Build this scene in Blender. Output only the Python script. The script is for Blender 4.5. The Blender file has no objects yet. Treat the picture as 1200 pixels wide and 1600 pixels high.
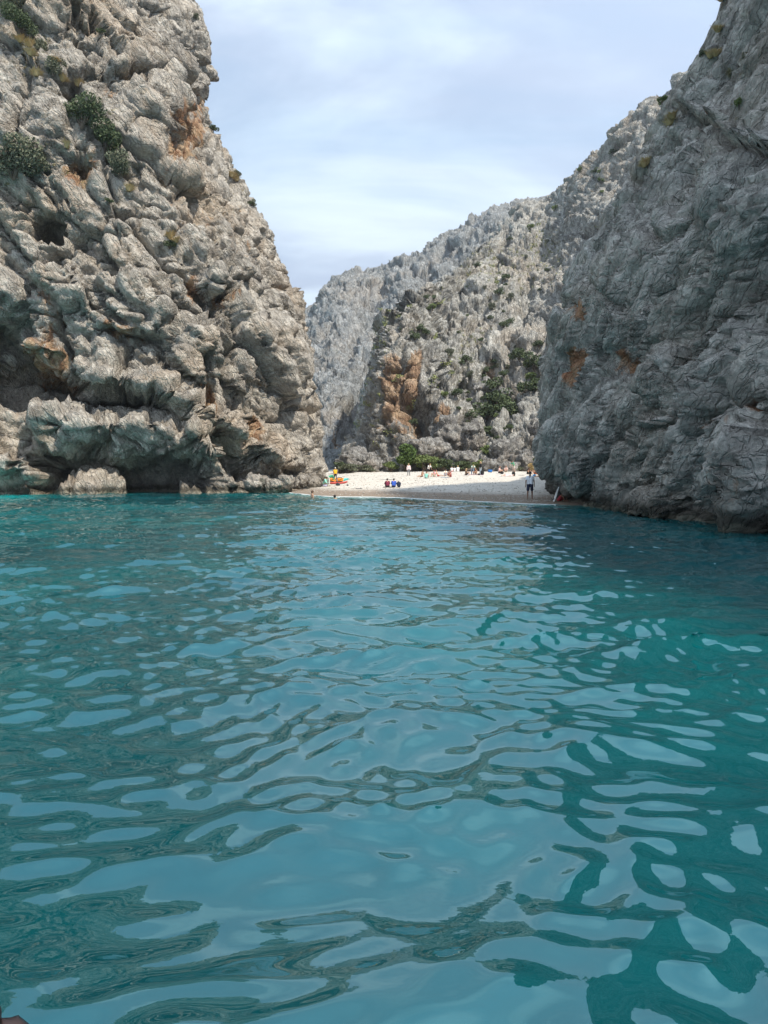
import bpy, bmesh, math, random, time
import numpy as np
from mathutils import Vector, Matrix
T0 = time.time()
random.seed(7); RNG = np.random.RandomState(7)
C = bpy.context.scene.collection
SC = bpy.context.scene
R = math.radians

# ------------------------------------------------------------------ camera, sky, sun, exposure
CAM_H, F_PX, PITCH = 2.0, 1155.0, math.atan(64 / 1155.0)
cam_d = bpy.data.cameras.new('camera'); cam = bpy.data.objects.new('camera', cam_d); C.objects.link(cam)
cam.location = (0, 0, CAM_H); cam.rotation_euler = (math.pi / 2 - PITCH, 0, 0)
cam_d.sensor_fit = 'VERTICAL'; cam_d.sensor_height = 36.0; cam_d.lens = 36.0 * F_PX / 1600.0
cam_d.clip_start = 0.05; cam_d.clip_end = 5000
SC.camera = cam
SUN_AZ = R(134.0)      # compass bearing of the sun, clockwise from +y
SUN_EL = R(53.0)
SUN_STRENGTH = 3.7
SKY_STRENGTH = 0.10
EXPOSURE = 0.62
sd = bpy.data.lights.new('sun', 'SUN'); sun = bpy.data.objects.new('sun', sd); C.objects.link(sun)
sd.energy = SUN_STRENGTH; sd.angle = R(2.5); sd.color = (1.0, 0.92, 0.79)
sv = Vector((math.sin(SUN_AZ) * math.cos(SUN_EL), math.cos(SUN_AZ) * math.cos(SUN_EL), math.sin(SUN_EL)))
sun.rotation_euler = sv.to_track_quat('Z', 'Y').to_euler()
SC.view_settings.view_transform = 'Standard'; SC.view_settings.look = 'None'
SC.view_settings.exposure = EXPOSURE; SC.view_settings.gamma = 1.0; SC.view_settings.use_curve_mapping = False
SC.cycles.max_bounces = 6; SC.cycles.diffuse_bounces = 3; SC.cycles.glossy_bounces = 3
SC.cycles.caustics_reflective = True; SC.cycles.blur_glossy = 1.0; SC.cycles.sample_clamp_indirect = 2.5; SC.cycles.sample_clamp_direct = 6.0; SC.cycles.caustics_refractive = False

class NT:
    """small node-tree helper"""
    def __init__(s, tree): s.t = tree; s.n = tree.nodes; s.l = tree.links
    def node(s, typ, **kw):
        n = s.n.new(typ)
        for k, v in kw.items():
            if k == 'i':
                for kk, vv in v.items(): s.put(n, kk, vv)
            else: setattr(n, k, v)
        return n
    def put(s, n, k, v):
        sock = n.inputs[k]
        if isinstance(v, bpy.types.NodeSocket): s.l.new(v, sock)
        else: sock.default_value = v
    def math(s, op, a, b=None, c=None, clamp=False):
        n = s.n.new('ShaderNodeMath'); n.operation = op; n.use_clamp = clamp
        s.put(n, 0, a)
        if b is not None: s.put(n, 1, b)
        if c is not None: s.put(n, 2, c)
        return n.outputs[0]
    def mix(s, f, a, b, mode='MIX'):
        n = s.n.new('ShaderNodeMix'); n.data_type = 'RGBA'; n.blend_type = mode
        s.put(n, 0, f); s.put(n, 6, a); s.put(n, 7, b)
        return n.outputs[2]
    def noise(s, vec, scale, detail=3, rough=0.55, dist=0.0, out='Fac'):
        n = s.n.new('ShaderNodeTexNoise'); s.put(n, 'Vector', vec)
        s.put(n, 'Scale', scale); s.put(n, 'Detail', detail); s.put(n, 'Roughness', rough); s.put(n, 'Distortion', dist)
        return n.outputs[out]
    def voro(s, vec, scale, feature='F1', out='Distance', rnd=1.0):
        n = s.n.new('ShaderNodeTexVoronoi'); n.feature = feature; s.put(n, 'Vector', vec); s.put(n, 'Scale', scale)
        s.put(n, 'Randomness', rnd); return n.outputs[out]
    def ramp(s, f, a, b, c=0.0, d=1.0):
        n = s.n.new('ShaderNodeMapRange'); n.interpolation_type = 'SMOOTHSTEP'
        s.put(n, 0, f); s.put(n, 1, a); s.put(n, 2, b); s.put(n, 3, c); s.put(n, 4, d); return n.outputs[0]
    def mapping(s, vec, loc=(0, 0, 0), rot=(0, 0, 0), scale=(1, 1, 1)):
        n = s.n.new('ShaderNodeMapping'); s.put(n, 'Vector', vec)
        n.inputs['Location'].default_value = loc; n.inputs['Rotation'].default_value = rot; n.inputs['Scale'].default_value = scale
        return n.outputs[0]
    def bump(s, h, strength, dist, normal=None):
        n = s.n.new('ShaderNodeBump'); s.put(n, 'Height', h); s.put(n, 'Strength', strength); s.put(n, 'Distance', dist)
        if normal is not None: s.put(n, 'Normal', normal)
        return n.outputs[0]
    def attr(s, name): 
        n = s.n.new('ShaderNodeAttribute'); n.attribute_name = name; return n.outputs['Fac']

W = bpy.data.worlds.new('World'); SC.world = W; W.use_nodes = True
W.node_tree.nodes.clear(); w = NT(W.node_tree)
sky = w.node('ShaderNodeTexSky'); sky.sky_type = 'NISHITA'; sky.sun_disc = False
sky.sun_elevation = SUN_EL; sky.sun_rotation = SUN_AZ; sky.air_density = 1.0; sky.dust_density = 1.5; sky.ozone_density = 1.5
tc = w.node('ShaderNodeTexCoord').outputs['Generated']
sep = w.node('ShaderNodeSeparateXYZ', i={0: tc})
zz = w.math('ADD', w.math('MAXIMUM', sep.outputs[2], 0.0), 0.22)
cmb = w.node('ShaderNodeCombineXYZ', i={0: w.math('DIVIDE', sep.outputs[0], zz), 1: w.math('DIVIDE', sep.outputs[1], zz), 2: 0.0}).outputs[0]
m1 = w.mapping(cmb, loc=(3.1, 1.7, 0), rot=(0, 0, R(28)), scale=(0.55, 1.5, 1))
n1 = w.noise(m1, 1.5, 7, 0.58, 0.9)
m2 = w.mapping(cmb, loc=(0.4, 5.2, 0), rot=(0, 0, R(-12)), scale=(0.6, 1.0, 1))
n2 = w.noise(m2, 0.8, 3, 0.5, 0.2)
cl = w.ramp(w.math('ADD', w.math('MULTIPLY', n1, 0.62), w.math('MULTIPLY', n2, 0.5)), 0.38, 0.70)
shade = w.ramp(w.noise(w.mapping(cmb, loc=(9, 2, 0), rot=(0, 0, R(20)), scale=(0.5, 1.1, 1)), 1.3, 6, 0.56, 0.8), 0.38, 0.62)
ccol = w.mix(shade, (5.7, 6.6, 7.5, 1), (3.45, 4.1, 5.3, 1))
skyc = w.mix(0.88, w.mix(1.0, sky.outputs[0], (1.0, 1.0, 1.0, 1), 'MULTIPLY'), (2.5, 3.8, 5.4, 1))
fin = w.mix(w.math('MULTIPLY_ADD', cl, 0.62, 0.36), skyc, ccol)
# thin-cloud glow towards the sun, added to brighten the shaded right cliff
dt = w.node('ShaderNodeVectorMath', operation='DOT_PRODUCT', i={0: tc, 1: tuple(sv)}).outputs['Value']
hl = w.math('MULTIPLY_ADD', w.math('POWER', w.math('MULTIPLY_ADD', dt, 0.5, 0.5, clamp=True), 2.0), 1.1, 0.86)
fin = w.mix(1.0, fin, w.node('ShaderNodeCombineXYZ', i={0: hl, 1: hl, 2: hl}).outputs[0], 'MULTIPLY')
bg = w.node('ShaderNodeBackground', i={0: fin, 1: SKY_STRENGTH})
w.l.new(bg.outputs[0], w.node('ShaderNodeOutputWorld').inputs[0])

# ------------------------------------------------------------------ helpers
CP, SP = math.cos(PITCH), math.sin(PITCH)
def pt(px, py, Y):
    """world point seen at photograph position (px,py) at the distance Y ahead"""
    px, py, Y = np.asarray(px, float), np.asarray(py, float), np.asarray(Y, float)
    v = (800 - py) / F_PX
    dy = CP + v * SP; dz = -SP + v * CP; dx = (px - 600) / F_PX
    k = Y / dy
    return np.stack(np.broadcast_arrays(dx * k, Y, CAM_H + dz * k), -1)
def proj(P):
    x, y, z = P[..., 0], P[..., 1], P[..., 2] - CAM_H
    d = y * CP - z * SP; d = np.where(d < 0.5, 0.5, d)
    return 600 + F_PX * x / d, 800 - F_PX * (y * SP + z * CP) / d

_p = np.arange(256); np.random.RandomState(11).shuffle(_p); PERM = np.concatenate([_p, _p, _p]).astype(np.int32)
_g = np.random.RandomState(5).normal(size=(256, 3)); GR = (_g / np.linalg.norm(_g, axis=1)[:, None]).astype(np.float32)
RP = np.random.RandomState(9).rand(256, 3).astype(np.float32)
RV = np.random.RandomState(10).rand(256).astype(np.float32)
def perlin(P, scale=1.0, off=0.0):
    Q = (P * (1.0 / scale) + off).astype(np.float32)
    I = np.floor(Q); Fq = Q - I; I = I.astype(np.int32) & 255
    U = Fq * Fq * Fq * (Fq * (Fq * 6 - 15) + 10)
    out = 0
    for a in (0, 1):
        pa = PERM[(I[:, 0] + a) & 255]; fa = Fq[:, 0] - a; wa = U[:, 0] if a else 1 - U[:, 0]
        for b in (0, 1):
            pb = PERM[pa + ((I[:, 1] + b) & 255)]; fb = Fq[:, 1] - b; wb = wa * (U[:, 1] if b else 1 - U[:, 1])
            for c in (0, 1):
                g = GR[PERM[pb + ((I[:, 2] + c) & 255)]]
                out = out + wb * (U[:, 2] if c else 1 - U[:, 2]) * (g[:, 0] * fa + g[:, 1] * fb + g[:, 2] * (Fq[:, 2] - c))
    return out * 1.5
def fbm(P, scale, octs=4, gain=0.5, off=0.0):
    o = 0; a = 1.0
    for k in range(octs): o = o + a * perlin(P, scale / 2 ** k, off + k * 17.3); a *= gain
    return o
def ridged(P, scale, octs=3, gain=0.5, off=0.0):
    o = 0; a = 1.0
    for k in range(octs): o = o + a * (1 - 2.2 * np.abs(perlin(P, scale / 2 ** k, off + k * 11.7))); a *= gain
    return o
def voronoi(P, scale=1.0, off=0.0):
    Q = (P * (1.0 / scale) + off).astype(np.float32)
    I = np.floor(Q); Fq = Q - I; I = I.astype(np.int32)
    best = np.zeros((len(Q), 3), np.float32); n = len(Q); f1 = np.full(n, 9, np.float32); f2 = np.full(n, 9, np.float32); idx = np.zeros(n, np.int32)
    for a in (-1, 0, 1):
        pa = PERM[(I[:, 0] + a) & 255]
        for b in (-1, 0, 1):
            pb = PERM[pa + ((I[:, 1] + b) & 255)]
            for c in (-1, 0, 1):
                h = PERM[pb + ((I[:, 2] + c) & 255)]
                r = RP[h]
                o = r + np.array([a, b, c], np.float32) - Fq
                d = np.einsum('ij,ij->i', o, o)
                nearer = d < f1
                f2 = np.where(nearer, f1, np.minimum(f2, d)); f1 = np.where(nearer, d, f1); idx = np.where(nearer, h, idx); best = np.where(nearer[:, None], o, best)
    return np.sqrt(f1), np.sqrt(f2), RV[idx], np.clip(-np.einsum('ij,ij->i', best, GR[PERM[idx + 7]]), -.55, .55)
def sstep(a, b, x):
    t = np.clip((x - a) / (b - a), 0, 1); return t * t * (3 - 2 * t)

def mesh_np(name, V, Fq, smooth=True, attrs=None):
    me = bpy.data.meshes.new(name)
    V = np.asarray(V, np.float32); Fq = np.asarray(Fq, np.int32); k = Fq.shape[1]
    me.vertices.add(len(V)); me.vertices.foreach_set('co', V.ravel())
    me.loops.add(Fq.size); me.loops.foreach_set('vertex_index', Fq.ravel())
    me.polygons.add(len(Fq)); me.polygons.foreach_set('loop_start', np.arange(0, Fq.size, k, dtype=np.int32))
    try: me.polygons.foreach_set('loop_total', np.full(len(Fq), k, np.int32))
    except Exception: pass
    me.update(calc_edges=True)
    me.polygons.foreach_set('use_smooth', np.full(len(Fq), smooth, bool))
    for an, av in (attrs or {}).items():
        a = me.attributes.new(an, 'FLOAT', 'POINT'); a.data.foreach_set('value', np.asarray(av, np.float32).ravel())
    me.update()
    return me
def link(name, me, mat=None, parent=None, **props):
    o = bpy.data.objects.new(name, me); C.objects.link(o)
    if mat is not None and me is not None and len(me.materials) == 0: me.materials.append(mat)
    if parent is not None: o.parent = parent
    for k, v in props.items(): o[k] = v
    return o
def thing(name, label, cat, loc=(0, 0, 0), rz=0.0, group=None):
    o = bpy.data.objects.new(name, None); C.objects.link(o); o.empty_display_size = 0.2
    o.location = loc; o.rotation_euler = (0, 0, rz); o['label'] = label; o['category'] = cat
    if group: o['group'] = group
    return o
def grid_faces(nu, nv):
    i = np.arange(nu * nv).reshape(nv, nu)
    return np.stack([i[:-1, :-1], i[:-1, 1:], i[1:, 1:], i[1:, :-1]], -1).reshape(-1, 4)
def catmull(ctrl, u):
    """ctrl (n, ...) sampled at u in [0, n-1]"""
    n = len(ctrl); i = np.clip(np.floor(u).astype(int), 0, n - 2); t = (u - i)
    g = lambda k: ctrl[np.clip(k, 0, n - 1)]
    t = t.reshape((-1,) + (1,) * (ctrl.ndim - 1))
    a, b, c, d = g(i - 1), g(i), g(i + 1), g(i + 2)
    # monotone-ish tangents (half strength) keep it from overshooting
    m1, m2 = (c - a) * 0.4, (d - b) * 0.4
    return (2 * t**3 - 3 * t**2 + 1) * b + (t**3 - 2 * t**2 + t) * m1 + (-2 * t**3 + 3 * t**2) * c + (t**3 - t**2) * m2
def spread_params(ctrl, axis, n, wout=0.12):
    """parameter values along axis spaced evenly in picture-free world length, sparser where out of view"""
    m = ctrl.shape[axis]; u = np.linspace(0, m - 1, 400)
    A = catmull(np.moveaxis(ctrl, axis, 0), u)
    L = np.linalg.norm(np.diff(A, axis=0), axis=-1)
    px, py = proj(A); vis = ((px > -80) & (px < 1280) & (py > -60) & (py < 900) & (A[..., 1] > 5))[1:]
    wt = (L * np.where(vis, 1.0, wout)).mean(axis=1) + L.mean() * 0.02
    cs = np.concatenate([[0], np.cumsum(wt)]); cs /= cs[-1]
    return np.interp(np.linspace(0, 1, n), cs, u)
def normals(G):
    du = np.gradient(G, axis=1); dv = np.gradient(G, axis=0)
    n = np.cross(du, dv); return n / (np.linalg.norm(n, axis=-1, keepdims=True) + 1e-9)
def blur(A, k=2, it=2):
    for _ in range(it):
        B = A.copy()
        for s in range(1, k + 1):
            B[s:-s] = B[s:-s] + 0
        P = np.pad(A, ((k, k), (k, k)) + ((0, 0),) * (A.ndim - 2), mode='edge')
        cs = np.cumsum(P, axis=0); cs = np.concatenate([np.zeros_like(cs[:1]), cs]); P = (cs[2*k+1:] - cs[:-2*k-1]) / (2*k+1)
        cs = np.cumsum(P, axis=1); cs = np.concatenate([np.zeros_like(cs[:, :1]), cs], axis=1); A = (cs[:, 2*k+1:] - cs[:, :-2*k-1]) / (2*k+1)
    return A
def seg_dist(px, py, poly):
    """distance in photo px from each vertex to a polyline, and signed side (below > 0)"""
    best = np.full(px.shape, 1e9, np.float32); side = np.zeros(px.shape, np.float32)
    for (x0, y0), (x1, y1) in zip(poly[:-1], poly[1:]):
        dx, dy = x1 - x0, y1 - y0; L2 = dx * dx + dy * dy
        t = np.clip(((px - x0) * dx + (py - y0) * dy) / L2, 0, 1)
        d = np.hypot(px - x0 - t * dx, py - y0 - t * dy)
        s = py - (y0 + t * dy)
        m = d < best; best = np.where(m, d, best); side = np.where(m, s, side)
    return best, side
def sculpt(px, py, strokes):
    """('g', polyline, width, depth): groove/ridge;  ('o', polyline, width, depth): ledge bulging above a line with a hollow below;
       ('e', cx, cy, rx, ry, depth[, angle]): rounded hollow or bulge with a firm rim"""
    d = np.zeros(px.shape, np.float32)
    for s in strokes:
        if s[0] == 'g':
            dist, _ = seg_dist(px, py, s[1]); d += s[3] * np.exp(-(dist / s[2]) ** 2)
        elif s[0] == 'o':
            dist, side = seg_dist(px, py, s[1]); wd = s[2]
            e = np.exp(-(dist / wd) ** 2)
            d += s[3] * e * np.where(side < 0, 1.0, 0.0) * sstep(-0.0, 0.25 * wd, -side) * 0.8 - s[3] * np.exp(-(dist / (wd * 1.3)) ** 2) * sstep(0, 0.2 * wd, side)
        else:
            _, cx, cy, rx, ry, dep = s[:6]; an = R(s[6]) if len(s) > 6 else 0
            X, Y = px - cx, py - cy; X, Y = X * math.cos(an) + Y * math.sin(an), -X * math.sin(an) + Y * math.cos(an)
            q = np.sqrt((X / rx) ** 2 + (Y / ry) ** 2); d += dep * (1 - sstep(0.55, 1.15, q))
    return d
def patch(px, py, blobs, soft=0.5):
    o = np.zeros(px.shape, np.float32)
    for cx, cy, rx, ry, a in blobs:
        q = np.sqrt(((px - cx) / rx) ** 2 + ((py - cy) / ry) ** 2); o = np.maximum(o, a * (1 - sstep(soft, 1.25, q)))
    return o
def rotm(ax, deg): return np.array(Matrix.Rotation(R(deg), 3, ax), np.float32)

def rock(P, s, aniso, crack=1.0, big=1.0, off=0.0, fine=1.0, bed=(1, .3, 0), bedamp=1.0, wk=1.0):
    """layered displacement of fractured limestone; aniso = matrix that turns and stretches space along the strata"""
    wp = np.stack([fbm(P, 5 * s, 3, 0.5, off + 3), fbm(P, 5 * s, 3, 0.5, off + 31), fbm(P, 5 * s, 3, 0.5, off + 57)], -1).astype(np.float32)
    Q = (P + wp * 1.1 * wk * s) @ aniso.T
    Qs = (P + wp * 0.6 * wk * s) @ aniso.T
    d = big * 1.1 * s * fbm(P, 14 * s, 2, 0.5, off + 5)
    f1, f2, r, tl = voronoi(Q, 7.0 * s, off + 1)
    d = d + big * s * (1.3 * (r - 0.5) + 1.7 * tl) - crack * 1.2 * s * np.exp(-((f2 - f1) / 0.04) ** 2)
    f1, f2, r, tl = voronoi(Qs, 2.6 * s, off + 21)
    msk = sstep(-0.25, 0.3, perlin(P, 9 * s, off + 77)); fm = 0.35 + 0.8 * sstep(-.3, .3, perlin(P, 5 * s, off + 88))
    d = d + s * (0.5 * (r - 0.5) + 0.75 * tl * (0.45 + msk)) - crack * 0.6 * s * np.exp(-((f2 - f1) / 0.045) ** 2)
    f1, f2, r, tl = voronoi(Qs + 0.2 * s * wp, 1.05 * s, off + 41)
    d = d + fm * fine * s * (0.28 * (r - 0.5) + 0.44 * tl) - fine * crack * 0.16 * s * np.exp(-((f2 - f1) / 0.09) ** 2)
    f1, f2, r, tl = voronoi(Qs + 0.1 * s * wp, 0.45 * s, off + 51)
    d = d + fm * fine * s * (0.12 * (r - 0.5) + 0.20 * tl)
    # slanting cracks and ribs
    d = d + 0.15 * s * ridged(Q, 2.6 * s, 3, 0.55, off + 9) * (0.4 + 0.6 * msk)
    d = d - crack * 0.55 * s * np.exp(-(perlin(Q, 4.2 * s, off + 91) / 0.045) ** 2)
    # bedding: sharp edged ledges that come and go
    q1 = (Q @ np.array(bed, np.float32)) / (2.1 * s) + 0.35 * wk * fbm(P, 6 * s, 2, .5, off + 120)
    q2 = (Qs @ np.array(bed, np.float32)) / (0.75 * s) + 0.3 * wk * fbm(P, 3 * s, 2, .5, off + 140)
    def saw(q): t_ = q - np.floor(q); return t_ - sstep(.86, 1.0, t_) * 1.0
    d = d + bedamp * s * (0.45 * saw(q1) * sstep(-.35, .25, perlin(P, 7 * s, off + 150)) + 0.18 * saw(q2) * sstep(-.2, .3, perlin(P, 4 * s, off + 160)))
    # pockets
    pk = perlin(Qs, 1.5 * s, off + 61)
    d = d - 0.9 * s * sstep(0.42, 0.75, pk)
    d = d + fine * 0.09 * s * fbm(P, 0.7 * s, 3, 0.6, off + 71)
    return d - float(np.mean(d))

def make_sheet(ctrl, nu, nv, s, aniso, strokes, crack=1.0, big=1.0, off=0.0, flip=1.0, fine=1.0, wout=0.12, bed=(1, .3, 0), bedamp=1.0, bias=0.0, wk=1.0):
    ctrl = np.asarray(ctrl, float)                                 # rows(v) x cols(u) x 3
    uu = spread_params(ctrl, 1, nu, wout); vv = spread_params(ctrl, 0, nv, wout)
    A = catmull(ctrl, vv)                                          # nv x cols x 3
    G = np.moveaxis(catmull(np.moveaxis(A, 1, 0), uu), 0, 1).astype(np.float32)   # nv x nu x 3
    N = blur(normals(G) * flip, 6, 2); N /= np.linalg.norm(N, axis=-1, keepdims=True)
    px, py = proj(G)
    P0 = G.reshape(-1, 3)
    wx = perlin(P0, 3 * s, off + 200).reshape(px.shape) * 9; wy = perlin(P0, 3 * s, off + 230).reshape(px.shape) * 9
    sc = sculpt(px + wx, py + wy, strokes)
    G = G + N * (sc[..., None] + bias)
    N2 = blur(normals(G) * flip, 3, 2); N2 /= np.linalg.norm(N2, axis=-1, keepdims=True)
    d = rock(G.reshape(-1, 3), s, aniso, crack, big, off, fine, bed, bedamp, wk).reshape(px.shape)
    G = G + N2 * d[..., None]
    # second pass: crisp small relief along the now uneven surface
    N3 = normals(G) * flip; P = G.reshape(-1, 3)
    e = 0.07 * s * fine * ridged(P @ aniso.T, 0.9 * s, 3, 0.6, off + 301).reshape(px.shape)
    G = G + blur(N3, 1, 1) * e[..., None]
    return G, px, py, sc, d

def finder(G):
    V = G.reshape(-1, 3); px, py = proj(V); ok = V[:, 1] > 1
    def f(x, y, r=2.5):
        while True:
            m = np.nonzero((np.abs(px - x) < r) & (np.abs(py - y) < r) & ok)[0]
            if len(m): return V[m[np.argmin(V[m, 1])]]
            r *= 1.7
            if r > 200: return V[0]
    return f

# ------------------------------------------------------------------ materials
def mat_new(name):
    m = bpy.data.materials.new(name); m.use_nodes = True; m.node_tree.nodes.clear(); t = NT(m.node_tree)
    b = t.node('ShaderNodeBsdfPrincipled'); o = t.node('ShaderNodeOutputMaterial'); t.l.new(b.outputs[0], o.inputs[0])
    return m, t, b
def plain(name, col, rough=0.8, var=0.12, scale=6.0, spec=0.3):
    m, t, b = mat_new(name)
    co = t.node('ShaderNodeTexCoord').outputs['Object']
    n = t.noise(co, scale, 3)
    c = t.mix(n, tuple(x * (1 - var * 1.6) for x in col) + (1,), tuple(min(1, x * (1 + var * 1.6)) for x in col) + (1,))
    t.put(b, 'Base Color', c); t.put(b, 'Roughness', rough); t.put(b, 'Specular IOR Level', spec)
    return m
def rock_mat(name, dark, mid, light, rust_a, rust_b, veg=None, s=1.0, streak_rot=(0, 0, 0), wet=True, bumpk=1.0, tan=.2):
    m, t, b = mat_new(name)
    co = t.node('ShaderNodeTexCoord').outputs['Object']
    big = t.noise(co, 0.16 / s, 4, 0.6, 0.4); med = t.noise(co, 0.9 / s, 4, 0.6, 0.3); fin = t.noise(co, 5.0 / s, 3, 0.65)
    st = t.noise(t.mapping(t.mapping(co, rot=streak_rot), scale=(1.3 / s, 1.3 / s, 0.16 / s)), 1.0, 4, 0.6, 0.6)
    c = t.mix(t.ramp(t.math('ADD', t.math('MULTIPLY', big, 0.5), t.math('MULTIPLY', med, 0.5)), 0.36, 0.62), dark, mid)
    c = t.mix(t.ramp(t.math('ADD', t.math('MULTIPLY', fin, 0.45), t.math('MULTIPLY', med, 0.55)), 0.46, 0.66), c, light)
    c = t.mix(t.ramp(st, 0.52, 0.72, 0.0, 0.5), c, tuple(x * 0.45 for x in dark[:3]) + (1,))
    c = t.mix(t.ramp(t.noise(co, 0.10 / s, 5, 0.62, 0.5), 0.46, 0.66, 0, tan), c, (.58, .43, .29, 1))
    # pale lichen flecks
    c = t.mix(t.ramp(t.noise(co, 9.0 / s, 2, 0.7), 0.62, 0.74, 0, 0.35), c, light)
    # iron stains
    ru = t.attr('rust')
    rn = t.noise(t.mapping(co, scale=(1, 1, 0.45)), 1.1 / s, 4, 0.65, 0.5)
    rf = t.ramp(t.math('ADD', ru, t.math('MULTIPLY', t.math('SUBTRACT', rn, 0.5), 1.6)), 0.42, 0.72, 0, 0.9)
    c = t.mix(rf, c, t.mix(t.ramp(med, 0.35, 0.65), rust_a, rust_b))
    if veg is not None:
        vg = t.attr('veg')
        vn = t.noise(co, 1.4 / s, 4, 0.65)
        vf = t.ramp(t.math('ADD', vg, t.math('MULTIPLY', t.math('SUBTRACT', vn, 0.5), 2.0)), 0.5, 0.75, 0, 0.85)
        c = t.mix(vf, c, t.mix(t.ramp(t.noise(co, 3.0 / s, 2), 0.4, 0.6), veg[0], veg[1]))
    if wet:   # tide mark: dark algae band, pale crust over it
        z = t.node('ShaderNodeSeparateXYZ', i={0: t.node('ShaderNodeNewGeometry').outputs['Position']}).outputs[2]
        zz = t.math('ADD', z, t.math('MULTIPLY', t.math('SUBTRACT', t.noise(co, 1.5, 3), 0.5), 0.7))
        c = t.mix(t.ramp(zz, 0.35, 1.0, 0.85, 0.0), c, (0.065, 0.058, 0.042, 1))
        c = t.mix(t.ramp(zz, 0.12, 0.30, 0.75, 0.0), c, (0.36, 0.32, 0.25, 1))
    t.put(b, 'Base Color', c); t.put(b, 'Roughness', 0.92); t.put(b, 'Specular IOR Level', 0.15)
    wco = t.node('ShaderNodeVectorMath', operation='MULTIPLY_ADD', i={0: t.noise(co, 1.2 / s, 2, out='Color'), 1: (0.5 * s, 0.5 * s, 0.5 * s), 2: co}).outputs[0]
    sq = t.mapping(t.mapping(wco, rot=streak_rot), scale=(1.6 / s, 1.6 / s, 0.28 / s))
    g1 = t.noise(sq, 1.0, 5, 0.7, 0.2); g2 = t.noise(sq, 3.4, 4, 0.65, 0.3)
    crk = t.ramp(t.math('ABSOLUTE', t.math('SUBTRACT', t.noise(sq, 0.8, 3, 0.5), 0.5)), 0.0, 0.022)
    h = t.math('ADD', t.math('MULTIPLY', g1, 0.34), t.math('MULTIPLY', g2, 0.12))
    h = t.math('ADD', h, t.math('MULTIPLY', crk, 0.10))
    ce = t.ramp(t.voro(sq, 0.9, 'DISTANCE_TO_EDGE'), 0.0, 0.05); h = t.math('ADD', h, t.math('MULTIPLY', ce, 0.10)); cf = t.voro(sq, 2.6, 'F1'); h = t.math('ADD', h, t.math('MULTIPLY', cf, -0.12))
    h = t.math('ADD', h, t.math('MULTIPLY', t.noise(co, 4.0 / s, 6, 0.72, 0.3), 0.20))
    t.put(b, 'Normal', t.bump(h, 1.0, 1.5 * bumpk * s))
    return m
def rgb(r, g, b): return (r, g, b, 1)
M_LEFT = rock_mat('limestone_warm', rgb(.30, .27, .235), rgb(.49, .445, .385), rgb(.66, .61, .53), rgb(.33, .17, .09), rgb(.52, .36, .22), veg=(rgb(.07, .085, .03), rgb(.30, .24, .10)), streak_rot=(0, R(32), 0), tan=.36)
M_RIGHT = rock_mat('limestone_grey', rgb(.33, .31, .28), rgb(.54, .505, .46), rgb(.74, .70, .635), rgb(.34, .14, .065), rgb(.46, .25, .13), veg=(rgb(.06, .07, .03), rgb(.24, .19, .09)), streak_rot=(R(-46), 0, 0), tan=.15, bumpk=.9)
M_MID = rock_mat('limestone_slope', rgb(.26, .25, .23), rgb(.43, .415, .375), rgb(.60, .575, .52), rgb(.33, .20, .12), rgb(.52, .36, .23), veg=(rgb(.08, .10, .035), rgb(.30, .29, .11)), s=2.0, wet=False)
M_FAR = rock_mat('limestone_far_ridge', rgb(.20, .205, .20), rgb(.33, .335, .33), rgb(.46, .465, .45), rgb(.30, .18, .10), rgb(.40, .27, .16), veg=(rgb(.06, .08, .035), rgb(.16, .17, .075)), s=4.0, wet=False)
M_BOULDER = rock_mat('limestone_boulder', rgb(.19, .18, .17), rgb(.32, .305, .285), rgb(.47, .455, .42), rgb(.36, .16, .07), rgb(.55, .34, .18), s=1.0, wet=False)

# ------------------------------------------------------------------ left cliff
def zt(py, Y): return CAM_H + (736 - py) / F_PX * Y
# silhouette of the seaward corner: height -> x of the corner (depth about 84 m)
YF = 85.0
sil = [(790, 508), (745, 507), (700, 500), (640, 494), (560, 489), (480, 484), (440, 466), (400, 452), (355, 437), (315, 408), (270, 378), (222, 345), (190, 327), (150, 322), (90, 314), (40, 296), (0, 282), (-120, 262), (-260, 235)]
silz = np.array([zt(y, YF) for y, _ in sil]); silx = np.array([(x - 600 - 13 * float(sstep(720, 560, y) if y > 480 else sstep(90, 260, y))) / F_PX * YF for y, x in sil])
def XF(z): return float(np.interp(z, silz, silx))
plan = [(-150, 20), (-110, 40), (-75, 52), (-52, 58.5), (-36, 62), (-27, 63.5), (-19, 65), (-13, 67.5), (-9.2, 73), (-7.2, 84), (-9, 98), (-16, 120), (-34, 150)]
rows = []
for z in [-5, -1, 1.5, 4, 7, 10, 14, 18, 22, 26, 30, 34, 38, 42, 46, 51, 56, 60]:
    sh = XF(z) + 7.0
    r_ = []
    for k, (x, y) in enumerate(plan):
        f = 1.0 if k >= 5 else 0.55
        lean = 0.10 * max(z, 0) * (1 if k < 9 else 0.3)
        r_.append((x + sh * f, y + lean, z))
    rows.append(r_)
for dz, back in ((3, 4), (4.5, 12), (5, 30)):
    rows.append([(x + (XF(60) + 7) * (1.0 if k >= 5 else 0.55) - back * 0.35, y + 6 + back, 60 + dz) for k, (x, y) in enumerate(plan)])
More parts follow.
